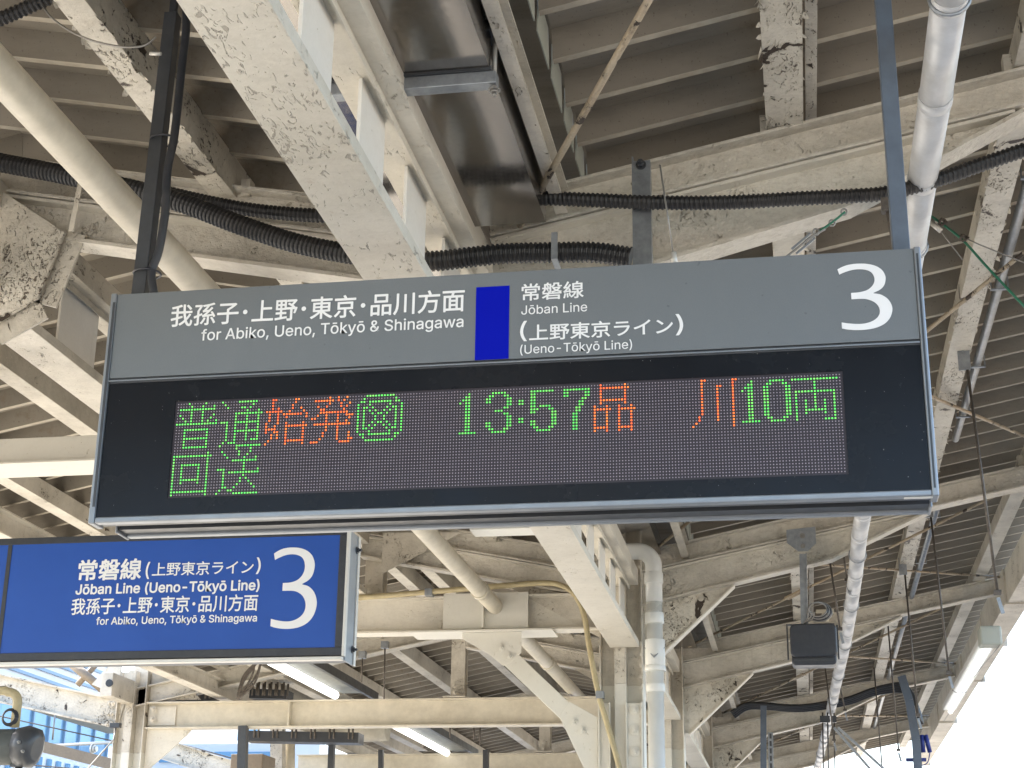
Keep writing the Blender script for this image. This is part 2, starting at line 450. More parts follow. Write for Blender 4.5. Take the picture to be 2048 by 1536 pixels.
for xx, z0, lb in ((-6.15, 2.46, "cream beam lying across the top of the cross beam near the lower left column"),
                   (-5.62, 2.72, "cream beam under the roof right behind the blue sign's lower edge")):
    t = thing("long_beam", lb, "beam")
    MB().sweep(iprof(.14, .18, .012, .01), (xx, -1, z0), (xx, 24, z0)).build("beam", M['cream_old'], t)
# narrow channel and conduit beside two purlins
t = thing("narrow_channel", "thin cream channel with curling paint hugging the middle purlin on its right", "channel")
z = ztop(.16)
MB().sweep(cprof(.045, .05, .006), (.155, -1.5, z+.06), (.155, 31, z+.06)).build("channel", M['cream_peel'], t)
t = thing("conduit", "long straight grey conduit clamped beside the purlin right of the departure board", "conduit")
MB().tube([(1.165, 1, ztop(1.165)+.02), (1.165, 11.2, ztop(1.165)+.02)], .026, 12).build("pipe", M['galv'], t)
MB().tube([(1.165, 12.7, ztop(1.165)+.0), (1.165, 28, ztop(1.165)+.0)], .026, 12).build("pipe", M['galv'], t)
for yy in (7.0, 8.35, 9.6, 10.6, 13.3, 15.0, 17.6, 19.4, 21.1, 23.3):
    z = ztop(1.165)+.02
    MB().box(1.12, 1.21, yy-.012, yy+.012, z-.035, z-.028).box(1.205, 1.212, yy-.012, yy+.012, z-.035, z+.04).box(1.116,1.122, yy-.012, yy+.012, z-.035, z+.04).build("clamp", M['galv'], t)

# ------------------------------------------------------------------ rafters
GR = "sloping rafters across the platform"
def rafter_right(nm, label, gusset=True):
    Y = YR[nm]; t = thing("rafter", label, "rafter", GR)
    x0, x1 = -1.17, XE
    MB().sweep(iprof(.15, .165, .014, .012), (x0, Y, ztop(x0)-.167), (x1, Y, ztop(x1)-.167)).build("upper_beam", M['wrinkle'], t, .002)
    line = [(-1.17, 2.43), (-.66, 2.56), (.29, 2.81), (.99, ztop(.99)-.175)]
    if gusset: line = [(-1.17, 2.50), (-.66, 2.62), (.29, 2.83), (1.05, ztop(1.05)-.175)]
    top = [(x, ztop(x)-.170) for x, _ in line]
    MB().plate(line + top[::-1][1:], Y-.007, Y+.007).build("haunch_web", M['wrinkle'], t)
    fl = MB()
    for (xa, za), (xb, zb) in zip(line, line[1:]):
        fl.bar((xa, Y, za-.008), (xb+.004, Y, zb-.008), .13, .016)
    fl.build("haunch_flange", M['wrinkle'], t)
    fb = MB()
    fb.bar((x0, Y, ztop(x0)-.181), (.95, Y, ztop(.95)-.181), .13, .014)
    fb.build("seam_flange", M['cream'], t)
    st = MB()
    for x in (-.35, .55): st.box(x-.005, x+.005, Y-.062, Y-.008, (2.8+(x-.29)*.35 if x > .29 else 2.56+(x+.66)*.263)+.01, ztop(x)-.186)
    if gusset:
        g = [(-1.17, 2.04), (-1.10, 2.04), (-.50, 2.655), (-.50, 2.64), (-1.17, 2.48)]
        g = [(-1.17, 2.04), (-1.10, 2.04), (-.48, 2.64), (-1.17, 2.485)]
        MB().plate(g, Y-.006, Y+.006).build("gusset", M['cream_peel'], t, label="gusset plate with large curling paint flakes")
        bq = MB()
        for gx, gz in ((-1.12, 2.40), (-1.12, 2.28), (-1.12, 2.16), (-1.0, 2.47), (-.86, 2.51), (-.72, 2.545)): bq.bolt((gx, Y-.006, gz), .016, .014)
        bq.build("bolts", M['cream_old'], t)
        MB().bar((-1.12, Y, 2.02), (-.46, Y, 2.635), .11, .012).build("gusset_flange", M['cream'], t)
    return t
rafter_right('A', "deep wrinkled cream rafter rising to the right above the departure board, nearest one", False)
rafter_right('B', "cream rafter right of the drainpipe from which the black loudspeaker bracket hangs")
rafter_right('C', "cream rafter right of the drainpipe passing behind the black loudspeaker")
rafter_right('D', "cream rafter at lower right carrying the sagging black cables")
rafter_right('E', "farthest visible cream rafter at the bottom right")
def rafter_left(nm, label, y1=None, xend=None):
    Y = YR[nm]; t = thing("rafter", label, "rafter", GR)
    xa, xb = -1.44, XR
    MB().sweep(iprof(.15, .165, .014, .012), (xa, Y, ztop(xa)-.167), (xb, Y, ztop(xb)-.167)).build("upper_beam", M['wrinkle'], t, .002)
    d = .34
    pts = [(xa, ztop(xa)-.186), (xb, ztop(xb)-.186), (xb, ztop(xb)-d), (xa, ztop(xa)-d)]
    MB().plate(pts, Y-.007, Y+.007).build("haunch_web", M['wrinkle'], t)
    MB().bar((xa, Y, ztop(xa)-d-.008), (xb, Y, ztop(xb)-d-.008), .13, .016).build("haunch_flange", M['cream_old'], t)
    MB().bar((xa, Y, ztop(xa)-.181), (xb, Y, ztop(xb)-.181), .13, .014).build("seam_flange", M['cream'], t)
    if nm in 'BCDE':
        MB().plate([(-1.5, 2.25), (-1.5, 2.57), (-2.3, 2.71)], Y-.006, Y+.006).build("gusset", M['cream_old'], t)
    xc = xend or XL
    MB().sweep(iprof(.15, .20, .014, .012), (XR-.02, Y, ztop(XR)-.205), (xc+.18, Y, ztop(xc+.18)-.205)).build("descending_beam", M['wrinkle'], t, .002)
    return t
rafter_left('A', "wrinkled cream rafter rising leftwards behind the left hanger pole, under the black hose")
rafter_left('B', "cream rafter above the blue number sign falling to the central column")
rafter_left('C', "cream rafter behind the central column seen through the knee brace")
rafter_left('D', "cream rafter above the second cross beam, far left slope", xend=-5.0)
rafter_left('E', "farthest cream rafter on the left slope", xend=-5.0)

# ------------------------------------------------------------------ lattice girders
def girder(label, xa, xb, z1, z2, y0, y1, ys, mat='cream', hb=.05, bw=.30):
    t = thing("lattice_girder", label, "girder", "ladder-like girders along the platform")
    def chord(nm, z, up):
        m = MB()
        # flange plate with an upright lip on the right edge, and a middle rib
        if up:
            m.box(xa, xb, y0, y1, z, z+.014); m.box(xb-.014, xb-.001, y0, y1, z+.014, z+hb); m.box(xa+.001, xa+.014, y0, y1, z+.014, z+hb)
        else:
            m.box(xa+.02, xb, y0, y1, z, z+.014); m.box(xb-.013, xb-.001, y0, y1, z+.014, z+.12)
            m.box(xb-.075, xb-.066, y0, y1, z-.03, z)
        return m.build(nm, M[mat], t, .002)
    chord("bottom_chord", z1, True); chord("top_chord", z2, False)
    b0 = None
    for y in ys:
        if b0 is None:
            b0 = MB().box((xa+xb)/2-.008, (xa+xb)/2+.005, 0, bw, z1+.015, z2-.001).build("batten", M['batten'], t, .002)
            o = b0
        else:
            o = b0.copy(); col.objects.link(o); o.parent = t
        o.location = (0, y, 0)
    return t
ysA = [4.40 + .625*i for i in range(-5, 13)]
girder("big ladder-like cream girder with white plates, running from top centre behind the departure board",
       -1.413, -1.19, 2.15, 2.63, -1.0, 12.2, ysA)
girder("ladder-like girder continuing beyond the central column at the bottom of the photo", -1.413, -1.19, 2.15, 2.63, 12.6, 16.4, [13.0+.5*i for i in range(7)])
girder("farthest ladder-like girder beyond the second column", -1.413, -1.19, 2.15, 2.63, 16.85, 21.7, [17.2+.5*i for i in range(9)])
girder("weathered ladder-like girder at the left edge joined to the thick flaking gusset", -3.56, -3.35, 2.60, 3.02, -1.0, 12.2, [1.6, 3.4, 5.2, 6.75, 8.4, 10.2], mat='cream_old', bw=.42)

# thick gusset on the left girder at the nearest rafter
t = thing("ridge_gusset", "thick grimy cream gusset with flaking paint at the left edge above the ladder girder", "gusset")
Y = YR['A']
MB().plate([(-3.04, 2.88), (-3.13, 2.58), (-3.32, 2.47), (-4.1, 2.47), (-4.3, 2.95), (-3.5, 3.2)], Y-.10, Y-.085).build("plate", M['cream_peel'], t)
MB().bar((-3.03, Y-.05, 2.90), (-3.13, Y-.05, 2.57), .14, .012, (0,1,0)).bar((-3.13, Y-.05, 2.565), (-3.33, Y-.05, 2.455), .14, .012, (0,1,0)).build("edge_flange", M['cream_old'], t)

# ------------------------------------------------------------------ valley gutter
t = thing("box_gutter", "long mirror-like stainless box gutter hanging right of the ladder girder at top centre", "gutter")
MB().box(-1.62, -.905, -1.5, 5.72, 2.70, 2.705).box(-.910, -.905, -1.5, 5.72, 2.705, 2.93).box(-1.62, -1.615, -1.5, 5.72, 2.705, 2.93).box(-1.61, -.912, 5.713, 5.72, 2.705, 2.9).build("trough", M['stainless'], t)
MB().box(-1.66, -.895, -1.5, 5.72, 2.93, 2.94).build("lip", M['closure'], t)
t = thing("gutter_side_beam", "slender cream beam running along the right side of the stainless gutter", "beam")
MB().sweep(cprof(.05, .12), (-.862, -1.5, 2.80), (-.862, 5.86, 2.80)).build("channel", M['cream_old'], t)
MB().sweep(cprof(.06, .12), (-.83, 6.15, 2.86), (-.83, 30.5, 2.86)).build("channel", M['cream_old'], t)
t = thing("valley_gutter", "dull grey valley gutter trough under the roof beyond the nearest rafter", "gutter")
MB().box(-1.70, -1.02, 6.1, 30, 2.90, 2.905).box(-1.03, -1.02, 6.1, 30, 2.905, 3.03).box(-1.70, -1.69, 6.1, 30, 2.905, 3.03).build("trough", M['stainless'], t)
# strut under the gutter with threaded rod and clamp block
t = thing("strut_bracket", "grey slotted strut bar crossing under the stainless gutter, held by a threaded rod", "bracket")
p0 = at(655, 195, 4.55); p1 = at(992, 160, 4.55)
MB().bar((p0.x-.05, 4.55, p1.z), (p1.x+.005, 4.55, p1.z), .05, .045).build("strut", M['galv'], t, .003)
MB().bar((p0.x-.05, 4.52, p1.z+.028), (p1.x-.01, 4.52, p1.z+.028), .012, .012).build("strut_lip", M['dark_steel'], t)
pr = at(990, 90, 4.55)
MB().tube([(pr.x, 4.55, p1.z-.04), (pr.x, 4.55, pr.z+.12)], .008, 8).build("threaded_rod", M['wire'], t)
MB().bolt((pr.x, 4.55, p1.z-.035), .014, .012, (0,0,-1)).build("nut", M['wire'], t)
pb = at(985, 50, 4.55)
MB().box(pb.x-.035, pb.x+.03, 4.50, 4.60, pb.z-.05, pb.z+.07).box(pb.x-.05, pb.x-.03, 4.49, 4.61, pb.z-.02, pb.z+.015).build("clamp_block", M['dark_steel'], t, .004)
bb = MB()
for dx, dz in ((-.01, .03), (.015, .045), (-.02, 0), (.012, .0)): bb.bolt((pb.x+dx, 4.498, pb.z+dz), .008, .01)
bb.build("bolt_heads", M['wire'], t)

# ------------------------------------------------------------------ columns and cross beams
def column(x, Y, label, zt, clean=True, mat='cream_old'):
    t = thing("column", label, "column", "steel platform columns")
    zs = 1.88
    for nm, za, zb, mt in (("shaft", zs, zt, mat), ("painted_shaft", -1.6, zs-.001, 'cream_clean')):
        m = MB()
        m.box(x-.168, x-.156, Y-.10, Y+.10, za, zb); m.box(x+.156, x+.168, Y-.10, Y+.10, za, zb)
        m.box(x-.155, x+.155, Y-.006, Y+.006, za, zb)
        m.box(x-.05, x-.04, Y-.12, Y-.007, za, zb); m.box(x-.04, x+.03, Y-.12, Y-.11, za, zb); m.box(x+.03, x+.04, Y-.12, Y-.007, za, zb)
        m.build(nm, M[mt], t, .002)
    return t
c1 = column(-1.335, YR['B'], "central cream steel column with fresh pale paint on its lower half, beside the white drainpipe", 3.0)
for x, wd in ((-1.235, .058), (-1.46, .040)):
    MB().box(x-wd, x+wd, YR['B']-.145, YR['B']-.122, .3, 1.73).build("splice_plate", M['cream_clean'], c1, .006)
    MB().box(x-wd-.006, x-wd+.006, YR['B']-.165, YR['B']-.1455, .3, 1.735).box(x+wd-.006, x+wd+.006, YR['B']-.165, YR['B']-.1455, .3, 1.735).build("splice_rib", M['cream_clean'], c1, .003)
    bm_ = MB()
    for k in range(9 if wd > .05 else 0):
        p_ = (x, YR['B']-.146, 1.68-.155*k)
        MB().tube([p_, (p_[0], p_[1]-.006, p_[2])], .040, 16).build("washer", M['cream_clean'], c1, .002)
        bm_.bolt((p_[0], p_[1]-.006, p_[2]), .021, .02)
    bm_.build("bolts", M['cream_clean'], c1)
    bm_ = MB()
for k in range(14):
    z_ = 2.95 - .085*k
    if abs(z_-2.45) > .2: MB().tube([(-1.18, YR['B']-.1005, z_), (-1.18, YR['B']-.112, z_)], .012, 8).build("rivet", M['cream_old'], c1)
column(-1.335, YR['C'], "second column beyond the central one, at the bottom edge", 3.0)
column(-1.335, YR['D'], "third column, far behind at the bottom edge", 3.0)
cL = column(-7.11, YR['C'], "cream column at lower left under the blue number sign where the cross beam starts", 2.75)
YC = YR['C']
MB().plate([(-6.93, 2.44), (-6.35, 2.44), (-6.93, 2.98)], YC-.02, YC-.005).build("upper_gusset", M['cream_old'], cL)
MB().plate([(-7.29, 2.5), (-7.29, 2.98), (-7.62, 2.62)], YC-.02, YC-.005).build("upper_gusset", M['cream_old'], cL)
MB().plate([(-6.93, 2.13), (-6.42, 2.13), (-6.48, 2.06), (-6.93, 1.66)], YC-.02, YC-.005).build("lower_gusset", M['cream'], cL)
MB().sweep(iprof(.2,.2,.012,.012), (-7.11, YC+.15, 2.44), (-7.11, YC+.15, 3.3), (0,1,0)).build("head_post", M['cream_old'], cL)
bo = MB()
for dz in (0, .11, .22): 
    for dx in (-.245, -.21): bo.bolt((-7.11+dx+.0, YC-.10, 2.18+dz), .02, .015)
for dz in (.02, .13): bo.bolt((-6.86, YC-.075, 2.21+dz), .022, .015)
bo.build("bolts", M['cream_old'], cL)

def crossbeam(Y, xa, xb, zb, ht, label, mat='cream'):
    t = thing("cross_beam", label, "beam", "level cross beams between the columns")
    MB().sweep(iprof(.17, ht, .016, .012), (xb, Y, zb), (xa, Y, zb)).build("beam", M[mat], t, .002)
    return t
tb1 = crossbeam(YR['B'], -7.3, -1.51, 2.31, .285, "cream cross beam right of the blue number sign, carrying the fresh painted knee brace plates")
tb2 = crossbeam(YC, -6.94, -1.51, 2.13, .285, "long smooth cream cross beam from the lower left column to the central column", 'ivory')
MB().box(-6.93, -6.62, YC-.022, YC-.008, 2.17, 2.37).build("end_plate", M['cream'], tb2)
MB().box(-5.35, -5.33, YC-.088, YC-.008, 2.147, 2.398).build("stiffener", M['ivory'], tb2)
tb3 = crossbeam(YR['D'], -6.9, -1.51, 2.17, .27, "cream cross beam along the bottom edge of the photo", 'ivory')
# sloping beam left of the left column
t = thing("outrigger_beam", "peeling cream beam sloping up to the left edge from the lower left column", "beam")
pL0 = (-7.27, YC-.02, 2.14); pL1 = (-9.9, YC-.02, 2.14+.21*2.63)
MB().sweep(iprof(.16, .30, .016, .012), pL1, pL0).build("beam", M['cream_peel'], t)
t = thing("outrigger_beam", "second sloping cream beam behind the lower left column, rusty at its end", "beam")
pa = at(300, 1470, 21.9); pb_ = at(620, 1570, 21.9)
MB().sweep(iprof(.16, .28, .016, .012), (pa.x, 21.9, pa.z-.28), (pb_.x, 21.9, pb_.z-.28)).build("beam", M['cream_peel'], t)
# fresh clean beam at far left
t = thing("fresh_beam", "smooth freshly painted pale beam ending behind the left side of the departure board", "beam")
a0 = at(-60, 890, 8.2); a1 = at(210, 884, 8.2)
MB().box(a0.x-1.5, -3.7, 8.1, 8.3, a1.z-.135, a1.z+.012).build("beam", M['cream_clean'], t, .004)
MB().box(a0.x-1.5, -3.7, 8.06, 8.34, a1.z-.150, a1.z-.137).build("flange", M['cream_clean'], t, .002)

# ridge posts standing on the cross beams
def post(x, Y, z0, label):
    t = thing("ridge_post", label, "post", "short posts on the cross beams")
    z1 = ztop(XR)-.2
    MB().sweep(iprof(.15, .15, .012, .01), (x, Y+.075, z0), (x, Y+.075, z1), (0,1,0)).build("post", M['cream_old'], t)
    b = MB()
    for dz in (.05, .13): b.bolt((x, Y-.072, z0+dz), .018, .012)
    b.build("bolts", M['cream_old'], t)
    MB().box(x-.12, x+.12, Y-.1, Y+.1, z0-.001+.002, z0+.014).build("base_plate", M['cream_old'], t)
    return t
post(-3.36, YR['B'], 2.6, "short rusty post on the cross beam right beside the blue number sign")
post(-3.55, YC, 2.42, "short post with brown sides standing on the long cross beam below the knee brace")
post(-3.45, YR['D'], 2.45, "short post on the farthest cross beam near the bottom edge")
t = thing("gusset_joint", "dark stained gusset where the ridge girder ends above the post by the blue sign", "gusset")
MB().plate([(-3.25,3.12),(-2.6,3.1),(-3.25,2.78)], YR['B']-.11, YR['B']-.10).plate([(-3.46,3.1),(-3.46,2.75),(-3.95,3.05)], YR['B']-.11, YR['B']-.10).build("plate", M['cream_old'], t)

# fresh knee brace
YB = YR['B']
t = thing("knee_brace", "freshly painted cream knee brace with bolted plates between the cross beam and the central column", "brace")
yk = YB-.1
MB().box(-2.74, -2.06, YB-.093, YB-.078, 2.325, 2.61).build("collar_plate", M['cream_clean'], t, .002)
MB().box(-2.42, -2.405, YB-.155, YB-.094, 2.325, 2.61).build("stiffener", M['cream_clean'], t)
MB().box(-3.0, -1.86, YB-.16, YB+.16, 2.294, 2.309).build("sole_plate", M['cream_clean'], t, .002)
MB().plate([(-2.58, 2.292), (-2.11, 2.292), (-2.11, 2.13), (-2.20, 2.05), (-2.25,2.03), (-2.36, 2.12), (-2.58, 2.25)], yk-.012, yk+.002).build("upper_plate", M['cream_clean'], t, .002)
MB().bar((-2.205, yk+.012, 2.095), (-1.745, yk+.012, 1.66), .045, .135, (0,0,1)).build("strut", M['cream_clean'], t, .004)
MB().plate([(-1.73, 1.75), (-1.515, 1.63), (-1.515, 1.05), (-1.62, 1.25), (-1.81, 1.64)], yk-.014, yk).build("lower_plate", M['cream_clean'], t, .002)
b = MB()
for x, z_ in ((-2.27, 2.17), (-2.205, 2.105), (-1.70, 1.60), (-1.635, 1.53)): b.bolt((x, yk-.014, z_), .022, .02)
b.build("bolts", M['cream_clean'], t)

# ------------------------------------------------------------------ pipes
t = thing("drainpipe", "white plastic drainpipe with an elbow and socket joints beside the central column", "drainpipe")
xp, yp = -1.03, 11.75
path = [Vector((-1.40, yp, 2.80)), Vector((-1.18, yp, 2.79))]
for k in range(9):
    a = R(90*k/8); path.append(Vector((-1.15+.12*math.sin(a), yp, 2.67+.12*math.cos(a))))
path.append(Vector((-1.03, yp, 2.4)))
MB().tube(path, .062, 20).build("elbow", M['white'], t)
MB().tube([(-1.03, yp, 2.401), (-1.03, yp, -1.6)], .060, 20).build("pipe", M['white'], t)
for z0, z1, r_ in ((2.62, 2.54, .070), (2.32, 2.24, .070), (2.12, 1.93, .074), (1.93, 1.89, .078), (1.8, 1.74, .069)):
    MB().tube([(-1.03, yp, z0), (-1.03, yp, z1)], r_, 20).build("socket", M['white'], t, .002)
MB().tube([(-1.30, yp, 2.797), (-1.24, yp, 2.796)], .07, 20).build("socket", M['white'], t, .002)
MB().tube([(-1.10, yp-.02, 2.06), (-1.03, yp-.09, 1.98), (-.96, yp-.02, 2.06)], .006, 6).build("strap", M['galv'], t)

t = thing("round_pipe", "smooth ivory round pipe slanting behind the left hanger pole", "pipe")
pts = [Vector((-.93*2.5, y, 2.5)) for y in (-.5, 4, 8, 12.0, 16, 21)]
MB().tube(pts, .062, 20).build("pipe", M['ivory'], t)
for y in (2.1, 11.6, 14.9, 18.9): MB().tube([(-2.325, y, 2.5), (-2.325, y+.09, 2.5)], .07, 20).build("socket", M['ivory'], t)

t = thing("spiral_duct", "long galvanised round duct of joined lengths from top right down past the loudspeaker", "duct")
zz = 2.78
P = [(u, v) for u, v in ((1940,-260),(1898,0),(1870,200),(1838,400),(1790,700),(1722,1050),(1712,1140),(1693,1270),(1672,1370),(1655,1450),(1632,1545),(1615,1600))]
pp = smooth_path([atz(u, v, zz) for u, v in P], 6)
L = resample(pp, .62)
for i in range(len(L)-1):
    a, b_ = L[i], L[i+1]
    jit = Vector((0, 0, .0))
    MB().tube([a, a.lerp(b_, .5), b_], .0565, 20).build("length", M['duct'], t)
    MB().tube([b_ + (a-b_).normalized()*.03, b_ - (a-b_).normalized()*.03], .060 if i % 2 else .0585, 20).build("joint_band", M['duct'], t)
for k, i in enumerate(range(1, len(L)-1, 3)):
    q = L[i]
    MB().tube([q + Vector((.063*math.cos(a), 0, .063*math.sin(a))) for a in [2*math.pi*j/16 for j in range(17)]], .006, 6, False).build("clamp", M['galv'], t)

t = thing("cable_conduit", "tan flexible conduit arching over the cross beam and down the central column", "conduit")
c = [(-60+720,1200),(760,1192),(880,1182),(1000,1172),(1080,1166),(1120,1170),(1150,1190),(1168,1230),(1178,1290),(1188,1345),(1200,1400),(1218,1460),(1240,1540),(1250,1600)]
cp = [at(u, v, YB-.20) for u, v in c]
MB().tube(smooth_path(cp, 6), .022, 10).build("pipe", M['tray'], t)
for (u, v) in ((858,1185), (1200,1390)):
    q = at(u, v, YB-.2); MB().box(q.x-.03, q.x+.03, q.y-.028, q.y+.05, q.z-.028, q.z+.028).build("clamp", M['galv'], t, .003)

def corrugated(t, name, pts, r, step=.0185, mat='rubber'):
    p = resample(smooth_path(pts, 10), step/4)
    rs = [r*(1, .98, .84, .84)[i % 4] for i in range(len(p))]
    m = MB(); m.tube(p, rs, 14); m.sm = [False]*len(m.f)
    o = m.build(name, M[mat], t); return o
t = thing("corrugated_hose", "thick black corrugated hose sagging from the left edge to the steel bracket", "hose")
c = [(-90,305),(0,325),(130,350),(330,395),(480,450),(590,486),(700,508),(800,520),(870,522),(1000,508),(1110,505),(1190,505),(1262,515)]
corrugated(t, "hose", [at(u, v, 5.62) for u, v in c], .042)
q = at(1113, 505, 5.62)
MB().box(q.x-.012, q.x+.012, 5.56, 5.68, q.z-.052, q.z-.046).box(q.x-.012, q.x+.012, 5.562, 5.57, q.z-.05, q.z+.06).build("strap", M['galv'], t)
t = thing("corrugated_hose", "thinner black corrugated hose running level behind the girder and rising to the right edge", "hose")
c = [(250,372),(330,385),(420,405),(520,422),(650,432),(800,434),(950,422),(1060,398),(1180,400),(1300,405),(1450,405),(1600,397),(1700,392),(1780,385),(1880,358),(1960,330),(2060,296)]
corrugated(t, "hose", [at(u, v, 5.70) for u, v in c], .030)
t = thing("corrugated_hose", "short piece of grey-black corrugated hose crossing the top left corner", "hose")
corrugated(t, "hose", [at(u, v, 4.6) for u, v in ((-60, 58), (0, 38), (70, 8), (150, -30), (230, -80))], .027)

# ------------------------------------------------------------------ bracing rods
GB = "diagonal bracing rods under the roof"
def rod(p0, p1, label, r=.012, mat='rust', tb=None):
    t = thing("bracing_rod", label, "rod", GB)
    MB().tube([p0, p1], r, 8).build("rod", M[mat], t)
    if tb:
        p0, p1 = Vector(p0), Vector(p1); d = (p1-p0).normalized(); c = p0.lerp(p1, tb)
        s_ = d.cross(Vector((0,0,1))).normalized()
        m = MB()
        for k in (-1, 1): m.bar(c - d*.11 + s_*k*.024, c + d*.11 + s_*k*.024, .012, .018)
        m.bar(c - d*.13, c - d*.10, .055, .024); m.bar(c + d*.10, c + d*.13, .055, .024)
        m.build("turnbuckle", M[mat], t)
    return t
def rz(x): return ztop(x) - .03
def P3(x, y, dz=0): return Vector((x, y, rz(x)+dz))
rod(at(1340, -75, 4.2), at(1040, 452, 5.88), "rusty rod slanting from the top edge to the nearest rafter beside the stainless gutter", .014)
rod(P3(2.1, 6.2), P3(-1.05, 12.2), "rod crossing in front of the flaking purlin at the right edge beside the board", .012, 'rust', .75)
rod(P3(-1.05, 6.2), P3(2.1, 12.2), "rod rising behind the departure board to the right eave", .012)
rod(P3(-1.1, 16.5), P3(1.95, 12.5), "diagonal rod with a turnbuckle left of the black loudspeaker", .012, 'rust', .36)
rod(P3(-.95, 12.5), P3(2.1, 16.5), "thin yellowed rod passing right behind the loudspeaker's bracket to the eave", .011)
rod(P3(-1.1, 21.8), P3(1.95, 16.7), "diagonal rod with a turnbuckle under the black loudspeaker", .013, 'rust', .36)
rod(P3(-.95, 16.7), P3(2.1, 21.8), "yellowed rod from the loudspeaker's foot to the eave", .013)
rod(P3(-1.1, 26.9), P3(1.95, 22.0), "far diagonal rod above the last rafter, falling left", .014, 'rust', .36)
rod(P3(-.95, 22.0), P3(2.1, 26.9), "far yellowed rod above the last rafter, falling right", .014)

# thin vertical suspension rods on the right
GH = "thin dark suspension rods on the right"
sus = [((1935,740),(1995,1185),3.24,"suspension rod hanging nearest the right edge below the grey clamp plate"),
       ((1862,1035),(1898,1345),3.26,"suspension rod second from the right edge"),
       ((1810,1150),(1836,1430),3.26,"suspension rod third from the right edge, right of the duct"),
       ((1776,1250),(1797,1500),3.26,"suspension rod fourth from the right edge"),
       ((1748,1335),(1765,1545),3.26,"suspension rod near the bottom edge right of the duct"),
       ((1657,1105),(1680,1258),3.1,"dark rod hanging between the loudspeaker bracket and the duct"),
       ((1684,1085),(1694,1160),3.14,"short dark rod hanging close beside the duct below the board"),
       ((1650,1333),(1668,1480),3.1,"dark rod below the loudspeaker left of the duct"),
       ((1672,1335),(1690,1420),3.1,"dark rod below the loudspeaker touching the duct")]
for (a, b_, zt, lb) in sus:
    pt = atz(a[0], a[1], zt); pe = at(b_[0], b_[1], pt.y)
    t = thing("suspension_rod", lb, "rod", GH)
    MB().tube([pt, pe], .0085, 8).build("rod", M['darkrod'], t)
    MB().box(pe.x-.02, pe.x+.02, pe.y-.02, pe.y+.02, pe.z-.012, pe.z+.012).build("nut", M['darkrod'], t)
    MB().bar((pe.x, pe.y, pe.z-.03), (pe.x+.02, pe.y, pe.z-.12), .02, .02).build("hook", M['galv'], t)
    if a[0] in (1935, 1862, 1810, 1776):
        MB().box(pt.x-.05, pt.x+.02, pt.y-.006, pt.y+.006, pt.z, pt.z+.16).build("clamp_plate", M['galv'], t)
        bq = MB(); bq.bolt((pt.x-.02, pt.y-.006, pt.z+.11), .01, .01); bq.build("bolt", M['galv'], t)

# ------------------------------------------------------------------ eave beam on the right
t = thing("eave_gutter", "grimy cream eave gutter along the right edge against the white sky", "gutter")
ze = ztop(XE)
ys = [3.0, 9.8, 13.6, 16.1, 18.4, 21.0, 25.0, 31.0]
for k, (a, b_) in enumerate(zip(ys, ys[1:])):
    e = .0 if k % 2 else .012
    MB().sweep([(0,0),(.22,0),(.245,.03),(.245,.30),(0,.345)], (XE+.004+e, a+.003, 3.21-e), (XE+.004+e, b_-.003, 3.21-e)).build("gutter_length", M['cream_old'], t, .003)
    MB().box(XE-.008, XE+.27+e, b_-.03, b_+.03, 3.185, 3.50).build("gutter_bracket", M['cream_old'], t)
# eave lamp
t = thing("eave_lamp", "pale grey-green lamp housing clipped to the outer side of the right eave", "lamp")
q = at(1980, 1276, 15.6)
MB().box(q.x-.10, q.x+.10, 15.5, 15.72, q.z-.08, q.z+.10).build("end_cap", M['closure'], t, .02)
MB().box(q.x-.08, q.x+.08, 15.721, 20.4, q.z-.02, q.z+.05).build("housing", M['sticker'], t, .01)
MB().tube([(q.x, 15.8, q.z-.05), (q.x, 20.3, q.z-.05)], .028, 10).build("tube", M['tube_light'], t)
t = thing("eave_wire", "thin wire strung outside the right eave below the lamp", "wire")
MB().tube(smooth_path([at(2000, 1290, 15.5), at(1935, 1370, 17.5), at(1888, 1442, 19.8)], 6), .004, 5).build("wire", M['wire'], t)
MB().tube(smooth_path([at(1905, 1380, 17.3), at(1915, 1386, 17.4), at(1932, 1384, 17.6)], 6), .006, 5).build("loop", M['wire'], t)

# ------------------------------------------------------------------ black loudspeaker
YS = 12.1
t = thing("loudspeaker", "square black loudspeaker with rounded corners hanging from a grey bracket, cable coil on top", "loudspeaker")
s0 = at(1581, 1332, YS); s1 = at(1672, 1246, YS)
def rbox(x0, x1, y0, y1, z0, z1, rr, n=6):
    pts = []
    for cx, cz, a0 in ((x1-rr, z1-rr, 0), (x0+rr, z1-rr, 90), (x0+rr, z0+rr, 180), (x1-rr, z0+rr, 270)):
        for k in range(n+1):
            a = R(a0 + 90*k/n); pts.append((cx+rr*math.cos(a), cz+rr*math.sin(a)))
    return MB().plate(pts, y0, y1)
zc = s0.z + .09
rbox(s0.x+.005, s1.x, YS, YS+.05, zc-.02, s1.z, .04).build("grille", M['black'], t, .012)
rbox(s0.x+.012, s1.x-.008, YS+.051, YS+.24, s0.z+.015, s1.z-.02, .03).build("cabinet", M['black'], t, .012)
MB().box(s0.x-.02, s1.x-.01, YS+.08, YS+.11, s1.z+.002, s1.z+.014).box(s0.x-.02, s0.x-.008, YS+.08, YS+.11, s0.z+.06, s1.z+.002).box(s1.x+.003, s1.x+.014, YS+.08, YS+.11, s0.z+.06, s1.z+.002).build("yoke", M['dark_steel'], t)
bp = at(1608, 1225, YS+.1); bt = at(1606, 1108, YS+.1)
MB().bar((bp.x, YS+.1, s1.z+.014), (bt.x, YS+.1, bt.z), .055, .012, (0,1,0)).bar((bp.x+.024, YS+.085, s1.z+.014), (bt.x+.024, YS+.085, bt.z), .007, .04, (0,1,0)).build("hanger_bar", M['galv'], t)
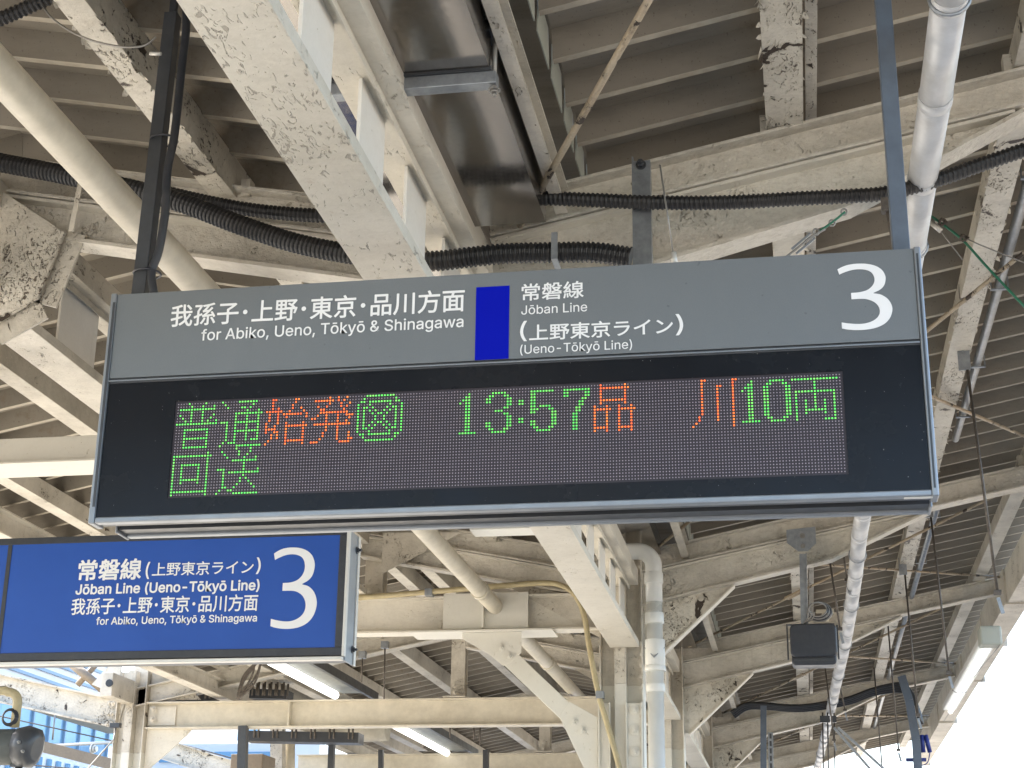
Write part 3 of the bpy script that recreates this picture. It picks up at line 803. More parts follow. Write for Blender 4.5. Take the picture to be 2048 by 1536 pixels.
q = at(1600, 1080, YS+.08)
MB().plate([(q.x-.10, q.z+.08), (q.x+.12, q.z+.10), (q.x+.12, q.z-.03), (q.x+.055, q.z-.09), (q.x-.015, q.z-.09), (q.x-.10, q.z-.02)], YS+.07, YS+.08).build("bracket_plate", M['galv'], t)
b = MB(); b.bolt((q.x+.02, YS+.07, q.z+.03), .014, .02); b.bolt((q.x+.02, YS+.07, q.z-.05), .012, .015); b.build("bolts", M['wire'], t)
cc = at(1636, 1219, YS+.0)
for k in range(5):
    r_ = .062 + .006*k; m = MB()
    ph = random.random()
    m.tube([cc + Vector((r_*1.05*math.cos(a)+.003*k, .012*math.sin(a*2+ph)+.008*k, r_*.86*math.sin(a)-.003*k)) for a in [2*math.pi*j/28 for j in range(29)]], .0055, 6, False)
    m.build("cable_loop", M['black'] if k % 2 else M['wire'], t)
for dx in (-.07, -.05, -.03):
    MB().tube(smooth_path([cc + Vector((dx, 0, -.02)), cc + Vector((dx-.01, .02, -.06)), Vector((s0.x+.08-dx*.3, YS+.08, s1.z+.0))], 5), .005, 6).build("cable", M['wire'], t)
# small black tweak: foot seam
MB().box(s0.x+.03, s1.x-.03, YS-.002+.05, YS+.06, zc-.045, zc-.03).build("vent", M['dark_steel'], t)

for k, (u, v, Y_, lb) in enumerate(((1650, 1224, 16.45, "small yellowed clip under the rafter right of the duct and loudspeaker"),
                                  (1490, 1338, 21.8, "small pale clip under a far rafter at the bottom right"))):
    q = at(u, v, Y_); t = thing("rafter_clip", lb, "clip")
    MB().box(q.x-.09, q.x+.09, Y_-.04, Y_-.03, q.z-.02, q.z+.02).box(q.x-.035, q.x+.035, Y_-.045, Y_-.02, q.z-.10, q.z-.021).build("body", M['ivory'], t, .004)
# horn speaker at bottom left
YH = 7.0
t = thing("cylindrical_speaker", "grey-green cylindrical loudspeaker hanging from a bent pipe in the bottom left corner", "loudspeaker")
a0 = at(-60, 1494, YH); a1 = at(66, 1494, YH)
xe = a1.x
MB().tube([(a0.x-.2, YH, a0.z), (xe-.02, YH, a1.z)], .082, 24).build("body", simple("grey_green_plastic", (.105,.11,.10), .5, var=.1), t)
m = MB(); m.tube([(xe-.075, YH-.0, a1.z), (xe-.02, YH, a1.z), (xe+.01, YH, a1.z-.005), (xe+.022, YH, a1.z-.008)], [.086, .098, .09, .055], 10); m.build("end_cap", M['dark_steel'], t)
q0 = at(-40, 1382, YH); m = MB()
pth = [Vector((q0.x-.1, YH, q0.z)), Vector((at(10,1382,YH).x, YH, q0.z))]
qc = at(15, 1405, YH)
for k in range(7):
    a = R(90*k/6); pth.append(Vector((qc.x+.05*math.sin(a), YH, qc.z+.047*math.cos(a)-.0)))
pth.append(Vector((qc.x+.05, YH, a1.z+.09)))
m.tube(pth, .0215, 14); m.build("bent_pipe", M['tray'], t)
qq = at(18, 1434, YH-.03)
for k in range(4):
    MB().tube([qq + Vector(((.030+.003*k)*math.cos(a), .004*k, (.030+.003*k)*math.sin(a))) for a in [2*math.pi*j/24 for j in range(25)]], .0035, 6, False).build("cable_loop", M['black'], t)
qf = at(38, 1530, YH)
MB().box(qf.x-.035, qf.x+.035, YH-.02, YH+.02, qf.z-.01, qf.z+.02).tube([(qf.x, YH, qf.z-.01), (qf.x, YH, qf.z-.12)], .016, 10).build("lower_clamp", M['dark_steel'], t)
b = MB(); b.bolt((xe-.02, YH-.095, a1.z+.01), .008, .01, washer=False); b.bolt((xe+.0, YH-.088, a1.z-.03), .008, .01, washer=False); b.build("screws", M['wire'], t)

# ------------------------------------------------------------------ text helper
import os
FONT = None
try:                                 # the sans-serif that ships with Blender itself; else the built-in one
    fp = os.path.join(bpy.utils.system_resource('DATAFILES'), "fonts", "Inter.woff2")
    if os.path.exists(fp): FONT = bpy.data.fonts.load(fp)
except Exception: FONT = None
def text_mesh(body):
    cu = bpy.data.curves.new("txt", 'FONT'); cu.body = body; cu.size = 1; cu.resolution_u = 4
    if FONT and ord(max(body)) < 0x300: cu.font = FONT
    ob = bpy.data.objects.new("txt", cu); col.objects.link(ob)
    dg = bpy.context.evaluated_depsgraph_get(); dg.update()
    me = bpy.data.meshes.new_from_object(ob.evaluated_get(dg))
    bpy.data.objects.remove(ob); bpy.data.curves.remove(cu)
    return me
W_OUT = [(.138,0),(.023,.379),(.087,.379),(.170,.064),(.252,.379),(.316,.379),(.397,.064),(.480,.379),(.545,.379),(.429,0),(.368,0),(.284,.309),(.199,0)]
def w_starts(body):
    cu = bpy.data.curves.new("txt", 'FONT'); cu.body = body; cu.size = 1; cu.resolution_u = 4; cu.fill_mode = 'NONE'; cu.font = FONT
    ob = bpy.data.objects.new("txt", cu); col.objects.link(ob)
    me = bpy.data.meshes.new_from_object(ob.evaluated_get(bpy.context.evaluated_depsgraph_get()))
    par = list(range(len(me.vertices)))
    def fd(a):
        while par[a] != a: par[a] = par[par[a]]; a = par[a]
        return a
    for e in me.edges: par[fd(e.vertices[0])] = fd(e.vertices[1])
    comp = {}
    for v in me.vertices: comp.setdefault(fd(v.index), []).append(v.co.x)
    res = [min(xs) for xs in comp.values() if len(xs) > 60 and abs(max(xs)-min(xs)-.522) < .004]
    bpy.data.meshes.remove(me); bpy.data.objects.remove(ob); bpy.data.curves.remove(cu)
    return res
def fix_w(body, co, polys):
    """the shipped sans draws its w with a self-crossing outline; give it a clean one"""
    if not (FONT and 'w' in body and ord(max(body)) < 0x300): return co, polys
    out = [tuple(c) for c in co]
    for x0 in w_starts(body):
        polys = [p for p in polys if not all(x0-.003 < out[i][0] < x0+.525 for i in p)]
        b = len(out); out += [(x0-.023+x, y, 0) for x, y in W_OUT]
        polys = polys + [(b, b+1, b+2, b+3), (b, b+3, b+12), (b+3, b+4, b+11, b+12), (b+4, b+5, b+11), (b+5, b+6, b+10, b+11), (b+6, b+9, b+10), (b+6, b+7, b+8, b+9)]
    used = sorted({i for p in polys for i in p}); mp = {o: n for n, o in enumerate(used)}
    return np.array([out[i] for i in used]), [tuple(mp[i] for i in p) for p in polys]
def lettering(body, parent, Y, bl, tr, bold=.012, fit='box', gap=.0, name="lettering", mat='lettering'):
    """bl and tr: corners on the sign plane (x, z); fit 'width' keeps proportions and puts the baseline at bl"""
    me = text_mesh(body)
    n = len(me.vertices); co = np.empty(n*3); me.vertices.foreach_get("co", co); co = co.reshape(-1, 3)
    polys = [tuple(p.vertices) for p in me.polygons]; bpy.data.meshes.remove(me)
    co, polys = fix_w(body, co, polys)
    n = len(co)
    mn = co.min(0); mx = co.max(0)
    sx = (tr[0]-bl[0])/(mx[0]-mn[0])
    if fit == 'box': sy = (tr[1]-bl[1])/(mx[1]-mn[1]); oy = bl[1] - mn[1]*sy
    else: sy = sx*gap if gap else sx; oy = bl[1]
    offs = [(0, 0)] if bold <= 0 else [(0, 0), (bold, 0), (-bold, 0), (0, bold), (0, -bold), (bold*.7, bold*.7), (-bold*.7, bold*.7), (bold*.7, -bold*.7), (-bold*.7, -bold*.7)]
    vs = []; fs = []
    for k, (a, b_) in enumerate(offs):
        o_ = len(vs)
        vs += [(bl[0] + (c[0]-mn[0]+a)*sx, Y - .00006*k, oy + (c[1]+b_)*sy) for c in co]
        fs += [tuple(i+o_ for i in p) for p in polys]
    me = bpy.data.meshes.new(name); me.from_pydata(vs, [], fs); me.update(); me.materials.append(M[mat])
    o = bpy.data.objects.new(name, me); col.objects.link(o); o.parent = parent
    o["label"] = "white lettering " + body
    return o
THREE = [(0.01,.93),(.10,.963),(.22,.99),(.38,1.0),(.56,.99),(.72,.955),(.84,.89),(.90,.80),(.90,.72),(.86,.64),(.78,.585),(.66,.545),
         (.66,.537),(.80,.51),(.92,.44),(.985,.34),(.985,.25),(.93,.15),(.82,.07),(.66,.02),(.48,.0),(.30,.0),(.14,.015),(.03,.035),(.03,.125),
         (.16,.105),(.32,.09),(.46,.092),(.60,.12),(.70,.17),(.75,.235),(.75,.31),(.70,.38),(.61,.43),(.48,.46),(.24,.465),(.24,.56),
         (.40,.565),(.54,.59),(.64,.645),(.69,.715),(.69,.79),(.64,.86),(.54,.90),(.40,.915),(.26,.905),(.12,.875),(.04,.85)]
def numeral3(parent, Y, bl, tr):
    pts = []
    corner = {0, 11, 12, 23, 24, 35, 36, 47}; n = len(THREE)
    for i in range(n):
        a, b_, c_, d = THREE[i-1], THREE[i], THREE[(i+1) % n], THREE[(i+2) % n]
        if i in corner and (i+1) % n in corner: pts.append(b_); continue
        if i in corner: a = (2*b_[0]-c_[0], 2*b_[1]-c_[1])
        if (i+1) % n in corner: d = (2*c_[0]-b_[0], 2*c_[1]-b_[1])
        for k in range(4):
            t_ = k/4
            pts.append(tuple(.5*((2*b_[j]) + (c_[j]-a[j])*t_ + (2*a[j]-5*b_[j]+4*c_[j]-d[j])*t_*t_ + (3*b_[j]-a[j]-3*c_[j]+d[j])*t_**3) for j in (0, 1)))
    W_, H_ = tr[0]-bl[0], tr[1]-bl[1]
    bm = bmesh.new(); vs = [bm.verts.new((bl[0]+x*W_, Y, bl[1]+y*H_)) for x, y in pts]
    es = [bm.edges.new((vs[i], vs[(i+1) % len(vs)])) for i in range(len(vs))]
    bmesh.ops.triangle_fill(bm, edges=es, use_beauty=True)
    r_ = bmesh.ops.extrude_face_region(bm, geom=bm.faces[:])
    bmesh.ops.translate(bm, vec=(0, .0012, 0), verts=[v for v in r_['geom'] if isinstance(v, bmesh.types.BMVert)])
    bmesh.ops.recalc_face_normals(bm, faces=bm.faces)
    me = bpy.data.meshes.new("numeral"); bm.to_mesh(me); bm.free(); me.materials.append(M['lettering'])
    o = bpy.data.objects.new("numeral", me); col.objects.link(o); o.parent = parent; return o

# ------------------------------------------------------------------ departure board
YD = 4.6036; BX0, BX1, BZ0, BZ1 = -2.179, .421, 1.234, 2.009
board = thing("departure_board", "large grey and black departure board with green and orange LED text, white 3", "departure board")
FW = .020
HD = .068
zd = 1.703                                   # line between grey face and display window
# inner housing
MB().box(BX0+FW, BX1-FW, YD+.012, YD+HD, BZ0+.02, BZ1-.004).build("housing", M['dark_steel'], board)
MB().box(BX0+FW+.001, BX1-FW-.001, YD+.001, YD+.011, zd+.012, BZ1).build("face_panel", M['grey_face'], board, .001)
MB().box(BX0+FW+.001, BX1-FW-.001, YD+.002, YD+.011, zd-.006, zd+.010).build("divider_rail", M['dark_steel'], board, .002)
MB().box(BX0+FW+.001, BX1-FW-.001, YD-.004, YD+.001, zd-.001, zd+.003).build("divider_lip", M['rail'], board)
LX0, LX1, LZ0, LZ1 = BX0+.263-.010, BX0+2.339+.010, BZ1-.693-.010, BZ1-.392+.010
ww = MB()
gx0, gx1, gz0, gz1 = BX0+FW+.001, BX1-FW-.001, BZ0+.018, zd-.007
ww.box(gx0, gx1, YD+.004, YD+.011, LZ1, gz1).box(gx0, gx1, YD+.004, YD+.011, gz0, LZ0).box(gx0, LX0, YD+.004, YD+.011, LZ0, LZ1).box(LX1, gx1, YD+.004, YD+.011, LZ0, LZ1)
ww.build("display_window", M['screen'], board)
MB().box(LX0, LX1, YD+.008, YD+.0115, LZ0, LZ1).build("led_panel", M['led_back'], board)
for x0, x1, lb in ((BX0, BX0+FW, None), (BX1-FW, BX1, None)):
    MB().box(x0, x1, YD-.006, YD+HD+.004, BZ0-.004, BZ1+.003).build("side_frame", M['rail'], board, .004)
MB().box(BX0+FW, BX1-FW, YD-.003, YD+.03, BZ0-.002, BZ0+.017).build("bottom_rail", M['rail'], board, .004)
MB().box(BX0+FW, BX1-FW, YD+.031, YD+HD, BZ0+.004, BZ0+.019).build("bottom_cover", M['dark_steel'], board)
q = at(1830, 994, YD)
MB().box(q.x-.03, q.x+.055, YD+.006, YD+.024, BZ0-.0035, BZ0-.0022).build("maker_sticker", M['sticker'], board)
# rear half of the double-sided board
MB().box(BX0+.05, BX1-.012, YD+HD+.055, YD+HD+.115, BZ0+.006, BZ1-.01).build("rear_housing", M['dark_steel'], board)
MB().box(BX0+.05, BX1-.012, YD+HD+.116, YD+HD+.145, BZ0-.003, BZ0+.015).build("rear_rail", M['rail'], board, .004)
for xx in (BX0+.046, BX1-.011): MB().box(xx-.008, xx, YD+HD+.05, YD+HD+.15, BZ0-.005, BZ1-.005).build("rear_end_cap", M['rail'], board, .003)
MB().box(BX0+.06, BX1-.03, YD+HD+.001, YD+HD+.054, BZ0+.05, BZ0+.06).build("middle_spine", M['dark_steel'], board)
MB().box(BX0+.01, BX0+.019, YD-.0065, YD-.006, BZ0+.05, BZ1-.03).build("frame_groove", M['dark_steel'], board)
MB().box(BX1-.014, BX1-.008, YD-.0068, YD-.006, BZ0+.02, BZ1-.02).build("frame_groove", M['dark_steel'], board)
# printed parts
TY = YD+.0002 - .0004
s0, s1 = xz(948, 731, YD), xz(1018, 572, YD)
MB().box(xz(951, 650, YD)[0], xz(1018, 650, YD)[0], YD-.0006, YD+.0005, zd+.0125, xz(986, 573, YD)[1]).build("line_colour_bar", M['blue_stripe'], board)
def L2(body, bl, tr, parent=board, Y=YD, fit='box', bold=.012, gap=0):
    a, b_ = xz(*bl, Y), xz(*tr, Y)
    return lettering(body, parent, Y-.0012, a, b_, bold, fit, gap)
L2("我孫子･上野･東京･品川方面", (340.8,654.3), (929.3,577.5), bold=.014)
L2("for Abiko, Ueno, Tōkyō & Shinagawa", (402.4,681.3), (927,640), fit='width', bold=.008)
L2("常磐線", (1043.6,602.2), (1167,561.8), bold=.012)
L2("Jōban Line", (1042.7,629.6), (1174.3,600), fit='width', bold=.004)
L2("(", (1040.4,683), (1054,642), bold=.004)
L2("上野東京ライン", (1059,682), (1345,635), bold=.014)
L2(")", (1352,671), (1365.5,628), bold=.004)
L2("(Ueno-Tōkyō Line)", (1040.4,708.2), (1264,680), fit='width', bold=.004)
numeral3(board, YD-.0014, xz(1681,662,YD), xz(1779,524,YD))

# LED bitmaps: rows of lit columns
def rng(a, b_): return list(range(a, b_+1))
G = {}
G['fu'] = [[4,10],[5,9,13],rng(1,13),[5,9],[1,5,9,13],[2,5,9,12],[3,5,9,11,14],rng(0,14),[],rng(3,11),[3,11],[3,11],rng(3,11),[3,11],[3,11],rng(3,11)]
G['tsu'] = [[0]+rng(6,12),[1,11],[2,7,8,10],[9,13],rng(5,14),[5,9,13],[5,9,13],[0,1,2]+rng(5,13),[2,5,9,13],[2,5,9,13],[2]+rng(5,13),[2,5,9,13],[2,5,9,13],[2,5,9,11,12,13],[1,3,4,5],[0]+rng(6,14)]
G['shi'] = [[2,3,10,11],[2,10],[2,9],[2,4,9,12],rng(0,5)+[8,13],[1,4]+rng(6,12)+[14],[1,4,7,14],[1,4],[0,4,7,13],[0,3]+rng(7,14),[0,1,2,3,7,13],[0,3,4,7,13],[2,4,7,13],[2,4,7,13],[1]+rng(7,13),[0,7,13]]
G['hatsu'] = [[6,9,12],rng(1,7)+[9,11],[6,10,13],[2,5,10,12],[3,4,11],rng(3,12),[2,5,9,12,13,14],[0,1,5,9,13],[5,9,12],rng(1,13),[5,9],[5,9],[4,9,13],[4,9,13],[3,9,13,14],[0,1,2]+rng(10,13)]
G['oct'] = [rng(3,12),[2,13],[1,2]+rng(4,11)+[13,14],[0,4,11,15],[0,2,3,5,10,12,13,15],[0,2,4,6,9,11,13,15],[0,2,5,7,8,10,13,15],[0,2,6,9,13,15],[0,2,6,9,13,15],[0,2,5,7,8,10,13,15],[0,2,4,6,9,11,13,15],[0,2,3,5,10,12,13,15],[0,4,11,15],[1,2]+rng(4,11)+[13,14],[2,13],rng(3,12)]
G['kai'] = [[],[12],rng(0,13)]+[[0,12]]*2+[[0]+rng(3,9)+[12]]+[[0,3,9,12]]*4+[[0]+rng(3,9)+[12],[0,3,9,12],[0,12],[0,12],rng(0,12),[0,12]]
G['sou'] = [[6,11],[1,7,11],[2,7,10],[3,9,13],rng(5,13),[9],[9],[0,1,2,9,14],[2]+rng(4,14),[2,9],[2,8,10],[2,8,11],[2,7,12],[2,3,6,13],[1,4,5],[0]+rng(6,14)]
G['hin'] = [[2,10],rng(2,11),[2,10],[2,10],[2,10],rng(2,10),[2,10],[0,4,8,12],rng(0,5)+rng(8,13)]+[[0,4,8,12]]*5+[rng(0,4)+rng(8,12),[0,4,8,12]]
G['kawa'] = [[3,4,13,14],[3,13],[3,8,9,13]]+[[3,8,13]]*9+[[2,8,13],[2,8,13],[1,13],[0,13]]
G['ryo'] = [[],rng(0,14),[7],[7],[7],rng(1,13),[1,7,13],[1,7,13],[1,4,7,10,13],[1,4,7,10,13],[1,4,7,10,13],[1]+rng(4,10)+[13],[1,4,10,13],[1,13],[1]+rng(10,13),[]]
dig = {}
dig['1'] = [[],[6],[5,6],[4,5,6],[3,5,6]]+[[5,6]]*9+[rng(3,8)]
D3 = {1:rng(110,114),2:[109,110,114,115],3:[108,109,115,116],4:[108,109,115,116],5:[115,116],6:[114,115],7:[111,112,113],8:[114,115],9:[115,116],10:[115,116],11:[108,109,115,116],12:[108,109,115,116],13:[109,110,114,115],14:rng(110,114)}
DC = {4:[119,120],5:[119,120],10:[119,120],11:[119,120]}
D5 = {1:rng(123,130),2:[123,124],3:[123,124],4:[123,124],5:[123,124],6:[123,124]+rng(126,129),7:[123,124,125,129,130],8:[123,124,130,131],9:[130,131],10:[130,131],11:[123,124,130,131],12:[123,124,130,131],13:[124,125,129,130],14:rng(125,129)}
D7 = {1:rng(134,142),2:[134,135,141,142],3:[134,135,141,142],4:[140,141],5:[139,140],6:[139,140],7:[138,139],8:[138,139],**{r:[137,138] for r in range(9,15)}}
D0 = {1:rng(201,205),2:[200,201,205,206],3:[199,200,206,207],**{r:[199,200,206,207] for r in range(4,13)},13:[200,201,205,206],14:rng(201,205)}
lit = {}
def put(g, c0, r0, c):
    for r_, row in enumerate(g):
        for k in row: lit[(c0+k, r0+r_)] = c
put(G['fu'],0,0,'g'); put(G['tsu'],16,0,'g'); put(G['shi'],32,0,'o'); put(G['hatsu'],48,0,'o'); put(G['oct'],64,0,'g')
put(dig['1'],96,0,'g'); put(G['hin'],144,0,'o'); put(G['kawa'],176,0,'o'); put(G['ryo'],208,0,'g'); put(G['kai'],0,16,'g'); put(G['sou'],16,16,'g')
put([[],[3],[2,3],[1,2,3],[0,2,3]]+[[2,3]]*9+[rng(0,5)],192,0,'g')
for d in (D3, DC, D5, D7, D0):
    for r_, cs in d.items():
        for c_ in cs: lit[(c_, r_)] = 'g'
pts_ = {'g': MB(), 'o': MB(), 'x': MB()}
px = (2.339-.263)/223; pz = (.693-.392)/31
def dome(m, x, z_, r_, y, h, n=6):
    vs = [(x+r_*math.cos(2*math.pi*k/n), y, z_+r_*math.sin(2*math.pi*k/n)) for k in range(n)]
    vs += [(x+.55*r_*math.cos(2*math.pi*k/n), y-h, z_+.55*r_*math.sin(2*math.pi*k/n)) for k in range(n)]
    b = len(m.v); m.v += vs
    for k in range(n): m.f.append((b+k, b+(k+1)%n, b+n+(k+1)%n, b+n+k)); m.sm.append(False)
    m.f.append(tuple(b+n+k for k in range(n))); m.sm.append(False)
for c_ in range(224):
    for r_ in range(32):
        x = BX0+.263+c_*px; z_ = BZ1-.392-r_*pz; k = lit.get((c_, r_))
        if k: dome(pts_[k], x, z_, .0031, YD+.008, .0022, 8)
        else: dome(pts_['x'], x, z_, .0022, YD+.008, .0014, 5)
o = pts_['x'].build("unlit_leds", M['led_off'], board); o["kind"] = "stuff"
o = pts_['g'].build("green_leds", M['led_green'], board, label="green lit dots reading 普通 13:57 10両 回送"); o["kind"] = "stuff"
o = pts_['o'].build("orange_leds", M['led_orange'], board, label="orange lit dots reading 始発 品川"); o["kind"] = "stuff"

# hangers of the board
t = thing("hanger_pole", "dark square hanger pole at the departure board's left, black cable tube taped to it", "pole")
h0, h1 = at(281, 588, 4.70), at(346, 30, 4.70)
MB().bar((h0.x, 4.70, BZ1-.02), (h1.x, 4.70, h1.z), .048, .05, (0,1,0)).build("pole", M['dark_steel'], t, .003)
MB().box(h1.x-.012, h1.x+.012, 4.69, 4.71, h1.z+.001, h1.z+.12).build("pole_cap", M['dark_steel'], t)
cpt = [at(u, v, 4.68) for u, v in ((372,-20),(372,60),(363,140),(349,270),(335,340),(331,420),(318,500),(303,545),(308,588))]
MB().tube(smooth_path(cpt, 6), .0145, 12).build("cable_tube", M['black'], t)
for (u, v) in ((326, 278), (292, 545)):
    q = at(u, v, 4.69)
    MB().tube([Vector((q.x+.046*math.cos(a), 4.70+.045*math.sin(a), q.z)) for a in [2*math.pi*j/16 for j in range(17)]], .004, 6, False).build("cable_tie", M['black'], t)
t = thing("hanger_pole", "slate blue square hanger pole at the right holding up the departure board", "pole")
MB().bar((.372, 4.70, BZ1-.02), (.372, 4.70, 3.25), .052, .05, (0,1,0)).build("pole", M['blue_steel'], t, .003)
t = thing("steel_hanger", "short galvanised channel with a bolt at its top standing behind the board near the hoses", "bracket")
q0, q1 = at(1282, 322, 5.75), at(1282, 560, 5.75)
MB().bar((q0.x, 5.75, q0.z), (q0.x, 5.75, q1.z), .062, .006, (0,1,0)).bar((q0.x-.034, 5.77, q0.z+.02), (q0.x-.034, 5.77, q1.z), .006, .05, (0,1,0)).bar((q0.x+.034, 5.77, q0.z), (q0.x+.034, 5.77, q1.z), .006, .05, (0,1,0)).build("channel", M['galv'], t)
b = MB(); b.bolt((q0.x, 5.746, q0.z-.02), .014, .03); b.build("bolt", M['dark_steel'], t)

# wires near the board
t = thing("suspension_wire", "taut thin wire with a small hook reaching the departure board's top edge", "wire")
MB().tube([at(1320, 330, 5.0), at(1347, 512, 5.0)], .0035, 6).build("wire", M['wire'], t)
MB().tube([at(1347, 505, 5.0), at(1350, 530, 5.0)], .010, 8).build("hook", M['rail_light'], t)
t = thing("green_tie_wire", "short green wire with steel rings and a turnbuckle above the board's right half", "wire")
MB().tube(smooth_path([at(1690, 424, 5.3), at(1668, 442, 5.3), at(1640, 462, 5.3)], 4), .0045, 6).build("green_wire", M['green'], t)
MB().tube(smooth_path([at(1650, 458, 5.3), at(1632, 468, 5.3), at(1615, 480, 5.3), at(1590, 500, 5.3), at(1565, 520, 5.3)], 4), .0045, 6).build("steel_wire", M['wire'], t)
for u, v in ((1664, 446), (1632, 464), (1688, 424)):
    q = at(u, v, 5.3); MB().tube([q + Vector((.010*math.cos(a), 0, .012*math.sin(a))) for a in [2*math.pi*j/12 for j in range(13)]], .0035, 6, False).build("ring", M['wire'], t)
qa, qb = at(1625, 472, 5.3), at(1588, 503, 5.3); dd = (qb-qa).normalized(); ss = dd.cross(Vector((0,1,0))).normalized()
MB().bar(qa+ss*.012, qb+ss*.012, .006, .008).bar(qa-ss*.012, qb-ss*.012, .006, .008).build("turnbuckle", M['rail'], t)
t = thing("guy_wire", "green insulated guy wire with knotted loops right of the duct", "wire")
MB().tube(smooth_path([at(u, v, 7.5) for u, v in ((1848,422),(1880,445),(1925,480),(1975,535),(2060,625))], 6), .0065, 6).build("green_wire", M['green'], t)
for u, v in ((1886, 444), (1928, 476)):
    q = at(u, v, 7.48); 
    for k in range(3): MB().tube([q + Vector((.016*math.cos(a)+random.uniform(-.006,.006), .012*math.sin(a*2), .013*math.sin(a)+random.uniform(-.004,.004))) for a in [2*math.pi*j/12 for j in range(13)]], .005, 6, False).build("knot", M['darkrod'], t)
for pts2 in (((1855,425),(1880,460),(1925,520)), ((1900,462),(1960,490),(2060,530))):
    MB().tube([at(u, v, 7.5) for u, v in pts2], .0035, 5).build("steel_wire", M['wire'], t)
q0, q1 = at(1862, 445, 7.49), at(1882, 462, 7.49)
MB().tube([q0, q1], .014, 8).build("insulator", M['rail_light'], t)
t = thing("slack_wire", "thin slack steel wire looping across the top left corner to the hanger pole", "wire")
MB().tube(smooth_path([at(u, v, 4.62) for u, v in ((70,-20),(100,32),(160,72),(230,92),(285,92),(312,74))], 6), .004, 6).build("wire", M['wire'], t)
q = at(306, 108, 4.62); MB().tube([q+Vector((-.012,0,.003)), q+Vector((.03,0,-.002))], .007, 8).build("ferrule", M['rail_light'], t)
t = thing("hanging_strap", "narrow cream strap hanging in front of the rafter left of the hanger pole", "strap")
MB().bar(at(165, 345, 5.5), at(142, 462, 5.5), .022, .004, (0,1,0)).build("strap", M['cream_old'], t)
t = thing("drop_rod", "dark rusty rod with a clip hanging just left of the right hanger pole", "rod")
MB().tube([at(1772, 402, 5.6), at(1779, 440, 5.6), at(1790, 500, 5.6)], .009, 8).build("rod", M['darkrod'], t)
q = at(1774, 408, 5.6); MB().box(q.x-.022, q.x+.022, 5.58, 5.62, q.z-.035, q.z+.02).build("clip", M['darkrod'], t, .003)
t = thing("drop_rod", "dark thin rod crossing behind the duct near the top right", "rod")
MB().tube([at(1822, -10, 6.0), at(1848, 90, 6.0)], .010, 8).build("rod", M['darkrod'], t)
t = thing("cable_tray", "dark slotted steel tray crossing behind the board's right end", "cable tray")
a, b_ = at(1830, 545, 8.6), at(2000, 485, 8.6)
MB().bar((a.x-.4, 8.6, a.z-.05), (b_.x+.02, 8.6, b_.z), .05, .035).bar((a.x-.4, 8.6, a.z-.09), (b_.x+.02, 8.6, b_.z-.04), .05, .01).build("tray", M['dark_steel'], t)

# ------------------------------------------------------------------ blue number sign
YN = 7.0
sign = thing("number_sign", "blue station sign with white text and a large white 3, below the departure board", "sign")
r_top = xz(700, 1064, YN); r_bot = xz(690, 1307, YN)
nx1 = -2.03; nx0 = nx1-2.4; nz0, nz1 = 1.222, 1.800
MB().box(nx0, nx1-.034, YN+.004, YN+.02, nz0+.036, nz1-.02).build("sign_face", M['blue_face'], sign)
MB().box(nx0, nx1, YN, YN+.025, nz1-.02, nz1+.012).box(nx0, nx1, YN, YN+.025, nz0, nz0+.036).box(nx1-.034, nx1, YN, YN+.025, nz0+.037, nz1-.021).build("frame", M['black'], sign, .002)
MB().box(nx0, nx1-.001, YN+.0255, YN+.19, nz0-.004, nz1+.008).build("housing", M['dark_steel'], sign)
MB().box(nx0, nx1+.003, YN-.004, YN+.03, nz0-.022, nz0-.005).build("bottom_trim", M['rail_light'], sign, .003)
MB().box(nx1+.001, nx1+.007, YN+.03, YN+.195, nz0-.02, nz1+.01).build("side_plate", M['rail'], sign)
MB().box(nx1+.0, nx1+.012, YN+.0, YN+.028, nz0-.004, nz1+.01).build("corner_trim", M['rail_light'], sign)
MB().box(nx1+.0, nx1+.012, YN+.165, YN+.20, nz0-.02, nz1+.01).build("corner_trim", M['rail_light'], sign)
b = MB(); b.bolt((nx1+.007, YN+.15, nz1-.06), .012, .012, (1,0,0)); b.bolt((nx1+.007, YN+.15, nz0+.05), .012, .012, (1,0,0)); b.build("bolts", M['dark_steel'], sign)
dx = xz(10, 1180, YN)[0]
MB().box(dx-.010, dx+.010, YN+.001, YN+.0045, nz0+.037, nz1-.021).build("face_divider", M['black'], sign)
def L3(body, bl, tr, **k): return L2(body, bl, tr, parent=sign, Y=YN+.0035, **k)
L3("常磐線", (155.5,1161.4), (284.3,1117.3), bold=.022)
L3("(", (290.5,1158), (301,1124), bold=.006)
L3("上野東京ライン", (304,1152.5), (508,1120), bold=.010)
L3(")", (512,1148), (522.5,1115), bold=.006)
L3("Jōban Line (Ueno-Tōkyō Line)", (151.4,1188.8), (519.5,1160), fit='width', bold=.020)
L3("我孫子･上野･東京･品川方面", (141.8,1230), (516.7,1188), bold=.014)
L3("for Abiko, Ueno, Tōkyō & Shinagawa", (192.4,1249.6), (514.4,1230), fit='width', bold=.014)
numeral3(sign, YN+.0022, xz(537.3,1258,YN), xz(640,1093,YN))

